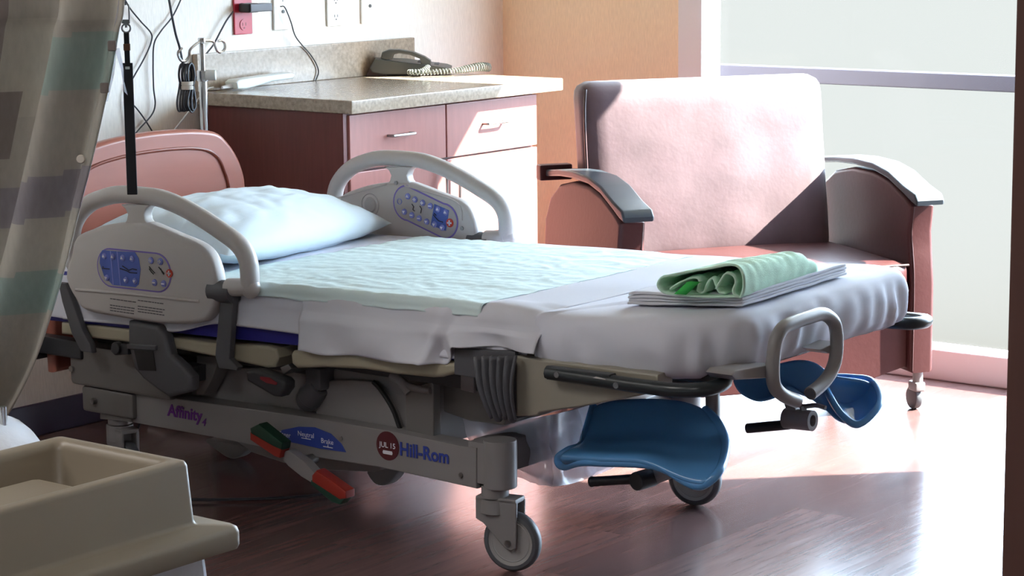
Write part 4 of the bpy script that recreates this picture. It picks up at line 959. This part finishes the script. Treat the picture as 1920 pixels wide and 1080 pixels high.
def ridged(x, y, k, seed):
    return 1 - abs(nz(x * k, y * k, seed)) * 2
def wr_pad(x, y, z, s, up):
    d = .005 + .0022 * ridged(x + .3 * nz(x * 4, y * 4), y * 1.7, 9, 5) + .0016 * ridged(x, y, 23, 8) + .0006 * nz(x * 60, y * 60)
    return d - .004 * ss(1.9, 2.02, x)
pd_ = drape('underpad', 'pad_paper', 1.10, 2.02, lambda x: zt(x) - .016 + .004 * nz(x * 14, 2), lambda x: zt(x) - .02, .009, wr_pad, 150, 4, 120, .012, .004, None, -.072, .80, .0015)
tag(pd_, 'crinkled pale green disposable pad spread on the bed below the pillow', 'pad')

# foot section with its own sheet: rounded pad built as rings
def foot_outline(n=160):
    x0, x1, y0, y1, r = 2.180, 2.665, -.09, .872, .17
    P_ = [(x0, y1), (x0, y0)]
    pts = [(x0 + (x1 - r - x0) * k / 14, y0) for k in range(15)]
    pts += [(x1 - r + r * math.sin(a), y0 + r - r * math.cos(a)) for a in [PI / 2 * k / 14 for k in range(1, 15)]]
    pts += [(x1, y0 + r + (y1 - y0 - 2 * r) * k / 26) for k in range(1, 27)]
    pts += [(x1 - r + r * math.cos(a), y1 - r + r * math.sin(a)) for a in [PI / 2 * k / 14 for k in range(1, 15)]]
    pts += [(x1 - r - (x1 - r - x0) * k / 14, y1) for k in range(1, 15)]
    pts += [(x0, y1 - (y1 - y0) * k / 26) for k in range(1, 26)]
    return pts
ol = []
po = foot_outline(); n_ol = len(po)
for i in range(n_ol):        # twice as dense
    p, q = po[i], po[(i + 1) % n_ol]; ol += [p, ((p[0] + q[0]) / 2, (p[1] + q[1]) / 2), ]
cxo, cyo = 2.42, .39
b = new(); rings = []
prof = [(.10, -.004), (.04, -.008), (.010, .004), (.002, .022), (-.003, .045), (-.004, .07), (-.002, .09), (.003, .107), (.010, .119), (.022, .127), (.04, .131), (.07, .133), (.12, .134), (.2, .134)]
arc = 0; L_ = []
for i, p in enumerate(ol):
    q = ol[i - 1]; arc += math.hypot(p[0] - q[0], p[1] - q[1]) if i else 0; L_.append(arc)
def ftop(x): return zt(x)
for ins, h in prof:
    row = []
    for (x, y), s in zip(ol, L_):
        d = Vector((cxo - x, cyo - y)); 
        nx_, ny_ = 0, 0
        if y < .08 and x < 2.5: inn = Vector((0, 1))
        L2 = d.length; f = ins
        # inward direction: towards a spine segment along y
        ty = max(.10, min(.68, y)); tx = min(2.49, max(2.3, x)); inn = Vector((tx - x, ty - y)); 
        if inn.length < 1e-5: inn = Vector((1, 0))
        inn.normalize()
        side = max(0, 1 - h / .12)
        corner = math.exp(-((x - 2.6) / .09) ** 2) * (math.exp(-((y + .02) / .12) ** 2) + math.exp(-((y - .8) / .12) ** 2))
        w = .004 * nz(s * 7, h * 10, 3) * ss(.0, .05, h) + (.006 + .010 * corner) * math.sin(s * 80 + 3 * nz(s * 4, h * 6)) * (1 - ss(.06, .13, h)) * (.35 + .65 * abs(nz(s * 3, 7)) * 2) \
            + .006 * (1 - 3 * abs(nz(s * 9 + h * 7, h * 9 - s * 2, 21))) * ss(.0, .03, h) * (1 - ss(.09, .125, h)) + .009 * nz(s * 14 + h * 16, h * 9, 11) * (1 - ss(.09, .13, h))
        if x < 2.2: w *= .2
        if x < 2.2: ins_ = ins * .2
        else: ins_ = ins
        xx, yy = x + inn.x * (ins_ - w), y + inn.y * (ins_ - w)
        base = ftop(xx) - .132
        row.append(Vector((xx, yy, base + h + .004 * nz(xx * 8, yy * 8, 6) * (1 if h > .1 else .3))))
    rings.append(row)
rings = [r + [] for r in rings]
V = grid(b, rings, True)
# close top with an interpolated cap
last = V[-1]; cv = b.verts.new(Vector((2.42, .39, ftop(2.42) + .004)))
mid = []
for v in last:
    mid.append(b.verts.new(v.co.lerp(cv.co, .5) + Vector((0, 0, .002))))
for i in range(len(last)):
    j = (i + 1) % len(last); b.faces.new((last[i], last[j], mid[j], mid[i])); b.faces.new((mid[i], mid[j], cv))
b.faces.new(V[0])
fm = obj('foot_mattress', b, 'sheet_b', None, 80)
tag(fm, 'foot section mattress with rounded corners wrapped in a tight white sheet', 'mattress')

# pillow
b = new(); PL, PW, PH = .45, .215, .090; nu, nv = 60, 40
pc = Vector((.835, .385, .690)); rows = []
for sgn in (1, -1):
    G = []
    for i in range(nu + 1):
        u = -1 + 2 * i / nu; row = []
        for j in range(nv + 1):
            v = -1 + 2 * j / nv
            edge = (max(0, 1 - abs(u) ** 3.2) * max(0, 1 - abs(v) ** 2.6)) ** .55
            # pulled-in sides, pointed corners
            yy = u * PL * (1 - .05 * (1 - v * v)); xx = v * PW * (1 - .10 * (1 - u * u) * 0 - .04 * abs(u) ** 3)
            zz = sgn * PH * edge * (1.0 if sgn > 0 else .75)
            wr_ = .007 * nz(u * 5 + v * 2, v * 6, 3 + sgn) * edge - .003 * max(0, 1 - 5 * abs(nz(u * 2.6 + v * 1.6, v * 1.4 - u, 31))) * edge + .006 * math.sin((v * 9 + u * 3) * 1.5) * math.exp(-((abs(u) - .8) / .16) ** 2) * (1 - v * v) * edge
            row.append(Vector((xx, yy, zz + wr_)))
        G.append(row)
    if sgn > 0: top_ = G
    grid(b, G)
bmesh.ops.remove_doubles(b, verts=b.verts[:], dist=.0005)
rot = Matrix.Rotation(R(13), 4, 'Z') @ Matrix.Rotation(R(7), 4, 'Y') @ Matrix.Rotation(R(-2), 4, 'X')
for v in b.verts:
    p = rot @ v.co; v.co = pc + p
pw_ = obj('pillow', b, 'pillow', None, 80); tag(pw_, 'plump white pillow at the head of the bed', 'pillow')

# folded white sheet and green gown on the foot end
A_, B_, C_, D_ = (Vector(p) for p in [(2.343,0.0404,0.69),(2.6373,0.0563,0.69),(2.5978,0.5824,0.69),(2.3168,0.5916,0.69)])
def quad(s, t, z): 
    p = (A_ * (1 - s) + B_ * s) * (1 - t) + (D_ * (1 - s) + C_ * s) * t; return Vector((p.x, p.y, z))
zf = lambda p: zt(min(2.66, p.x)) + .006
b = new(); NS = 46; NT = 40
for lay in range(4):
    ins = (.0, .006, .002, .005)[lay]; z0 = lay * .0068; th = .0064
    loop = []
    m_ = 8
    ring = []
    for (za, ii) in ((z0, .012), (z0 + .0006, .004), (z0 + th * .5, 0), (z0 + th - .0006, .004), (z0 + th, .012)):
        row = []; e = ins + ii * .6
        for k in range(4 * 24):
            q, f = divmod(k, 24); f /= 24
            s, t = ((f, 0), (1, f), (1 - f, 1), (0, 1 - f))[q]
            s = min(1 - e, max(e, s)); t = min(1 - e, max(e, t))
            p = quad(s, t, 0); sag = .010 * nz(s * 2.2, t * 2.2, lay * .3)
            row.append(Vector((p.x, p.y, zf(p) + za * (1 + .25 * nz(s * 3, t * 3)) + .002 * nz(s * 7, t * 7, lay) + .002)))
        ring.append(row)
    V = grid(b, ring, True); b.faces.new(V[-1]); b.faces.new(V[0][::-1])
fsh = obj('folded_sheet', b, 'sheet', None, 50); tag(fsh, 'folded white sheet lying on the foot of the bed under the green gown', 'sheet')

ga, gb_, gc = (Vector(p) for p in [(2.4611,-0.0058,0.722),(2.6378,0.0465,0.722),(2.581,0.4423,0.722)])
e1 = (gb_ - ga); W_ = e1.length; e1.normalize(); e2 = (gc - gb_); LN = e2.length; e2.normalize()
zg = zf(ga) + .034
b = new()
outer = [(.98, .004), (.6, .0), (.25, .001), (.05, .004), (-.02, .018), (.02, .032), (.12, .036), (.35, .046), (.6, .056), (.82, .062), (.95, .060), (1.02, .045), (1.03, .022), (1.0, .006), (.97, .003), (.9, .012), (.93, .030), (.90, .042), (.82, .046), (.76, .034), (.70, .018)]
inner = [(.10, .010), (.25, .026), (.42, .036), (.48, .030), (.46, .012), (.52, .008), (.58, .030), (.64, .036), (.68, .022), (.72, .010), (.80, .008)]
for prof_, t0 in ((outer, 0), (inner, .02)):
    c_ = cr([(p[0] * W_, p[1], 0) for p in prof_], 6); G = []
    for i in range(33):
        t = t0 + (1 - t0) * i / 32; tap = 1 - .25 * t - .35 * ss(.8, 1, t); row = []
        for q in c_:
            p = ga + e1 * (q.x * (1 - .1 * t) + .03 * t + .004 * nz(q.x * 20, t * 9)) + e2 * (t * LN)
            z = q.y * tap * 1.15
            p.z = zg + z + (.0035 * nz(q.x * 22 + t * 14, t * 8, 3) + .002 * math.sin(t * 60 + q.x * 40)) * (1 if q.y > .01 else .0)
            row.append(p)
        G.append(row)
    grid(b, G)
gw = obj('folded_gown', b, 'gown_green', None, 70); solid(gw, .004)
tag(gw, 'folded pale green gown resting on the folded white sheet', 'gown')
b = new(); tt = [(.20, .004), (.27, .016), (.36, .032), (.40, .034)]
G = [[ga + e1 * (p[0] * W_ + w) - e2 * .006 + Vector((0, 0, zg - ga.z + p[1])) for w in (0, .028)] for p in tt]
grid(b, G); o = solid(obj('trim_band', b, 'gown_trim', gw), .003); o['label'] = 'bright green trim band'

# plastic drape under the foot end
rows = [[(1.8264,0.08,0.3336),(1.8826,0.08,0.3303)] + [(1.9336,0.14,0.3286),(2.0306,0.14,0.3516)] + [(2.0001,0.3,0.3345),(2.0806,0.3,0.362)],
        [(1.8406,0.07,0.2976),(1.8982,0.07,0.2949)] + [(1.9409,0.13,0.2865),(2.0377,0.13,0.3049)] + [(1.9998,0.3,0.2916),(2.0724,0.3,0.3212)],
        [(1.8418,0.08,0.2562),(1.9012,0.08,0.2565)] + [(1.928,0.15,0.2359),(2.0254,0.15,0.2548)] + [(1.997,0.31,0.2382),(2.0682,0.31,0.2694)],
        [(1.8825,0.07,0.2321),(1.9348,0.07,0.2316)] + [(1.9484,0.14,0.2036),(2.0389,0.14,0.2141)] + [(2.0146,0.29,0.1989),(2.0952,0.29,0.2317)],
        [(1.9185,0.07,0.2266),(1.9704,0.07,0.2184)] + [(1.9884,0.13,0.185),(2.0525,0.13,0.1814)] + [(2.0298,0.28,0.1655),(2.126,0.28,0.2142)]]
rows = [resample(r, 40) for r in rows]
cols = list(zip(*rows)); cols = [resample(c_, 30) for c_ in cols]
b = new(); G = [[p + Vector((.004 * nz(p.x * 40, p.z * 30, 2), .016 * nz(p.x * 18, p.z * 10) + .012 * ridged(p.x, p.z, 22, 4), .003 * nz(p.x * 50, p.z * 50, 7))) for p in c_] for c_ in cols]
grid(b, G)
G = [[p + Vector((.01, .035 + .015 * nz(p.x * 15, p.z * 12, 5), 0)) for p in c_] for c_ in cols]
grid(b, G)
dr = obj('plastic_drape', b, 'clear_film', None, 80); tag(dr, 'clear crumpled plastic drape bag hanging under the foot of the bed', 'bag')

# ------------------------------------------------------------ curtain at the left edge
ep = [(1.5936,-0.75,1.3871),(1.5687,-0.75,1.2961),(1.5385,-0.75,1.2038),(1.5045,-0.75,1.1101),(1.4699,-0.75,1.015),(1.4272,-0.75,0.906),(1.382,-0.75,0.7951),(1.3269,-0.75,0.6812),(1.2552,-0.75,0.5509),(1.1899,-0.75,0.456),(1.1206,-0.75,0.3765),(1.0549,-0.75,0.3115)]
ep = [(1.66, -.75, 2.66), (1.645, -.75, 2.2), (1.62, -.75, 1.8)] + ep
edge = cr(ep, 8); NC = 120; G = []
for i, e in enumerate(edge):
    row = []
    for j in range(NC + 1):
        s = j / NC; d = s * 1.0
        z = e.z + .10 * d * (1 - ss(1.2, 2.4, e.z)) * 0
        tilt = (e.z - 1.3) * .25
        x = e.x - d * .62
        y = -.75 + .05 * math.sin(d * 22 + tilt * 3 + .8 * nz(d * 3, e.z)) * ss(0, .12, d) + .02 * nz(d * 9, e.z * 2, 4) - .05 * d
        row.append(Vector((x, y, z)))
    G.append(row)
b = new(); V = grid(b, G)
b.faces.ensure_lookup_table()
def patch(u, z):
    # woven colour blocks, u = distance from the free edge, z = height; the blocks lean with the cloth
    if z > 2.0: return 0
    if u < .235 and 1.175 < z + .1 * u < 1.30: return 1
    if u < .30 and .905 < z + .28 * u < 1.005: return 2
    if .30 < u and 1.13 < z: return 3
    if .27 < u < .33 and 1.0 < z < 1.16: return 3
    if u > .33 and .9 < z < 1.08: return 3
    if u < .25 and .66 < z + .12 * u < .76: return 1
    if .25 < u and .40 < z < .62: return 4
    return 4 if int(math.floor(u / .16) + math.floor(z / .22)) % 3 == 0 else 0
k = 0
for i in range(len(G) - 1):
    for j in range(NC):
        f = b.faces[k]; k += 1
        f.material_index = patch((j + .5) / NC * .62, (G[i][j].z + G[i + 1][j].z) / 2)
cu = obj('privacy_curtain', b, 'cur_beige', None, 80, False, ['cur_beige', 'cur_teal', 'cur_plum', 'cur_brown', 'cur_light']); solid(cu, .004)
tag(cu, 'beige and grey checked privacy curtain gathered at the left edge', 'curtain')
(bx, by, bz), (c1x, _, c1z), (c2x, _, c2z) = [(1.4502,-0.76,1.0171),(1.558,-0.76,1.2667),(1.5293,-0.76,1.1754)]
b = new(); lathe(b, [(0, .006), (.008, .005), (.010, 0), (0, 0)], (bx, -.765, bz), (.614, -.79, 0), 16); obj('snap_button', b, 'tie_cream', cu)
for x_, z_ in ((c1x, c1z), (c2x, c2z)):
    b = new(); box(b, -.009, .009, -.006, .006, -.011, .011, .002, 1, Matrix.Translation((x_, -.76, z_)) @ Matrix.Rotation(R(38), 4, 'Z')); obj('edge_clip', b, 'cur_brown', cu)
tp = [(1.5655,-0.74,1.3751),(1.541,-0.74,1.2949),(1.5241,-0.74,1.2027),(1.5056,-0.74,1.1441),(1.5755,-0.74,1.3752),(1.5578,-0.74,1.2954),(1.5393,-0.74,1.2032),(1.5158,-0.74,1.1446)]
b = new(); grid(b, [[Vector(tp[i]), Vector(tp[i + 4])] for i in range(4)]); obj('sheer_edge', b, 'tag_film', cu)
tp = [(1.5221,-0.72,1.2567),(1.5265,-0.72,1.213),(1.5317,-0.72,1.1554),(1.5374,-0.72,1.2595),(1.5484,-0.72,1.2138),(1.5474,-0.72,1.1653)]
tg = new(); grid(tg, [[Vector(tp[i]) + Vector((0, .012 * i, 0)), Vector(tp[i + 3])] for i in range(3)]); obj('clear_tag', tg, 'tag_film', cu)

# hanging black strap
sx_, sy_ = 1.431, -.60
zz = {p: q for p, q in zip((8, 40, 46, 60, 68, 82, 95, 118, 365), [q[1] for q in [(1.4327,1.347),(1.4324,1.3092),(1.432,1.3021),(1.4311,1.2855),(1.4323,1.2761),(1.4314,1.2594),(1.4323,1.2441),(1.4309,1.2167),(1.4306,0.9203)]])}
st = thing('wrist_strap', 'black hanging strap with metal swivel clip in front of the headboard', 'strap', (sx_, sy_, zz[365]))
RM = Matrix.Translation((sx_, sy_, 0)) @ Matrix.Rotation(R(37.85), 4, 'Z')
b = new(); box(b, -.0115, .0115, -.002, .002, zz[365], zz[118], .001, 1, RM); obj('strap_band', b, 'strap_black', st)
b = new(); box(b, -.006, .006, -.0018, .0018, zz[118] - .02, zz[60], .001, 1, RM); sb = obj('loop_band', b, 'strap_black', st)
b = new(); box(b, -.0075, .0075, -.003, .003, zz[95] , zz[82], .001, 1, RM); obj('keeper', b, 'strap_brown', st)
b = new(); box(b, -.005, .005, -.0035, -.0022, zz[118] - .014, zz[118] - .008, .0005, 1, RM); obj('eyelet', b, 'white_plastic', st)
b = new(); tube(b, [RM @ Vector((.0095 * math.cos(t), 0, (zz[60] + zz[46]) / 2 + .0095 * math.sin(t))) for t in [2 * PI * k / 12 for k in range(12)]], .0022, 8, 3, True); obj('ring', b, 'steel', st)
b = new(); za, zc = zz[40] - .002, zz[8]
tube(b, [RM @ Vector(p) for p in ((-.0075, 0, za), (-.0075, 0, zc - .006), (-.003, 0, zc), (.004, 0, zc), (.0075, 0, zc - .006), (.0075, 0, za))], .0018, 8, 3)
box(b, -.009, .009, -.003, .003, za - .003, za + .006, .001, 1, RM); cyl(b, RM @ Vector((0, 0, za - .012)), RM @ Vector((0, 0, za)), .003, n=10); obj('swivel_clip', b, 'steel', st)
b = new(); tube(b, [RM @ Vector((0, 0, zc - .002)), RM @ Vector((0, 0, 1.8)), RM @ Vector((0, 0, 2.70))], .0018, 6, 2); obj('hanging_line', b, 'cord_dark', st)

# ------------------------------------------------------------ cream bin in the foreground
def rrect(x0, x1, y0, y1, r, n=6):
    o = []
    for cx, cy, a0 in ((x1 - r, y1 - r, 0), (x0 + r, y1 - r, PI / 2), (x0 + r, y0 + r, PI), (x1 - r, y0 + r, 1.5 * PI)):
        o += [(cx + r * math.cos(a0 + PI / 2 * k / n), cy + r * math.sin(a0 + PI / 2 * k / n)) for k in range(n + 1)]
    return o
bn = thing('linen_hamper', 'cream plastic hamper top with stepped rim and white bag in the foreground', 'hamper', (2.62, -2.1, 0))
X0, X1, Y0, Y1 = 2.471, 2.761, -2.50, -1.735; ZT = .72
b = new(); loops = []
for o_, z, r in ((.02, .60, .012), (.048, .575, .014), (.056, .578, .016), (.058, .584, .016), (.058, .604, .016), (.056, .611, .016), (.050, .615, .015), (.016, .617, .012), (.010, .62, .012), (.008, .626, .012), (.003, ZT - .008, .012), (.0, ZT - .002, .011), (-.005, ZT, .010), (-.018, ZT, .012), (-.026, ZT - .004, .014), (-.030, ZT - .014, .016), (-.036, .64, .02), (-.042, .632, .02), (-.06, .63, .02)):
    loops.append([Vector((x, y, z)) for x, y in rrect(X0 - o_, X1 + o_, Y0 - o_, Y1 + o_, max(.004, r))])
V = grid(b, loops, True); b.faces.new(V[-1])
obj('stepped_top', b, 'bin_cream', bn, 50)
b = new(); box(b, X0 + .075, X1 - .075, Y0 + .08, Y1 - .115, .628, .688, .02, 4); obj('inner_tray', b, 'bin_cream', bn)
b = new(); loops = []
for k in range(12):
    t = k / 11; z = .606 - t * .52; loop = []
    pts = rrect(X0 - .02, X1 + .02, Y0, Y1 + .02, .03, 8); m_ = len(pts)
    for i, (x, y) in enumerate(pts):
        w = .012 * nz(i * .5, t * 5) + .012 * math.sin(PI * t); d = Vector((x - 2.62, y + 2.1)).normalized(); loop.append(Vector((x + d.x * w, y + d.y * w, z)))
    loops.append(loop)
V = grid(b, loops, True); b.faces.new(V[-1]); obj('white_bag', b, 'bag_white', bn, 60)
b = new()
for xx in (X0 + .02, X1 - .02):
    for yy in (Y0 + .03, Y1 - .03): cyl(b, (xx, yy, 0), (xx, yy, .6), .012, n=10)
split('stand_leg', b, 'steel', bn)
# second white bag with its pole behind the hamper
q0, q1, q2 = [(1.6178,-1.15,0.5341),(1.6114,-1.15,0.4436),(1.6878,-1.15,0.4966)]
hp_ = thing('bag_stand', 'white bag on a thin metal pole behind the cream hamper', 'bag stand', (q2[0], -1.15, 0))
b = new(); cyl(b, (q0[0], -1.15, 0), (q0[0], -1.15, q0[2] + .02), .008, n=12); obj('pole', b, 'chrome', hp_)
b = new(); loops = []
for k in range(9):
    t = k / 8; z = q2[2] + .015 - t * (q2[2] - .02); rr = (.07, .11, .125, .13, .13, .13, .128, .12, .10)[k]
    loops.append([Vector((q2[0] - .05 + rr * 1.1 * math.cos(a), -1.18 + rr * math.sin(a), z - (.03 * math.cos(a) if k < 2 else 0) + .004 * nz(a * 3, t * 6))) for a in [2 * PI * j / 28 for j in range(28)]])
V = grid(b, loops, True); b.faces.new(V[0]); b.faces.new(V[-1]); obj('bag', b, 'bag_white', hp_, 60)

# bed power cord on the floor by the head end
cord([(.5, .3, .2), (.42, .28, .03), (.40, .1, .008), (.55, -.12, .008), (.9, -.02, .008), (1.2, .3, .008), (.8, .55, .008), (.3, .62, .008), (.02, .6, .2)], .005, 'cord_dark', 'dark power cord lying on the floor under the head of the bed')
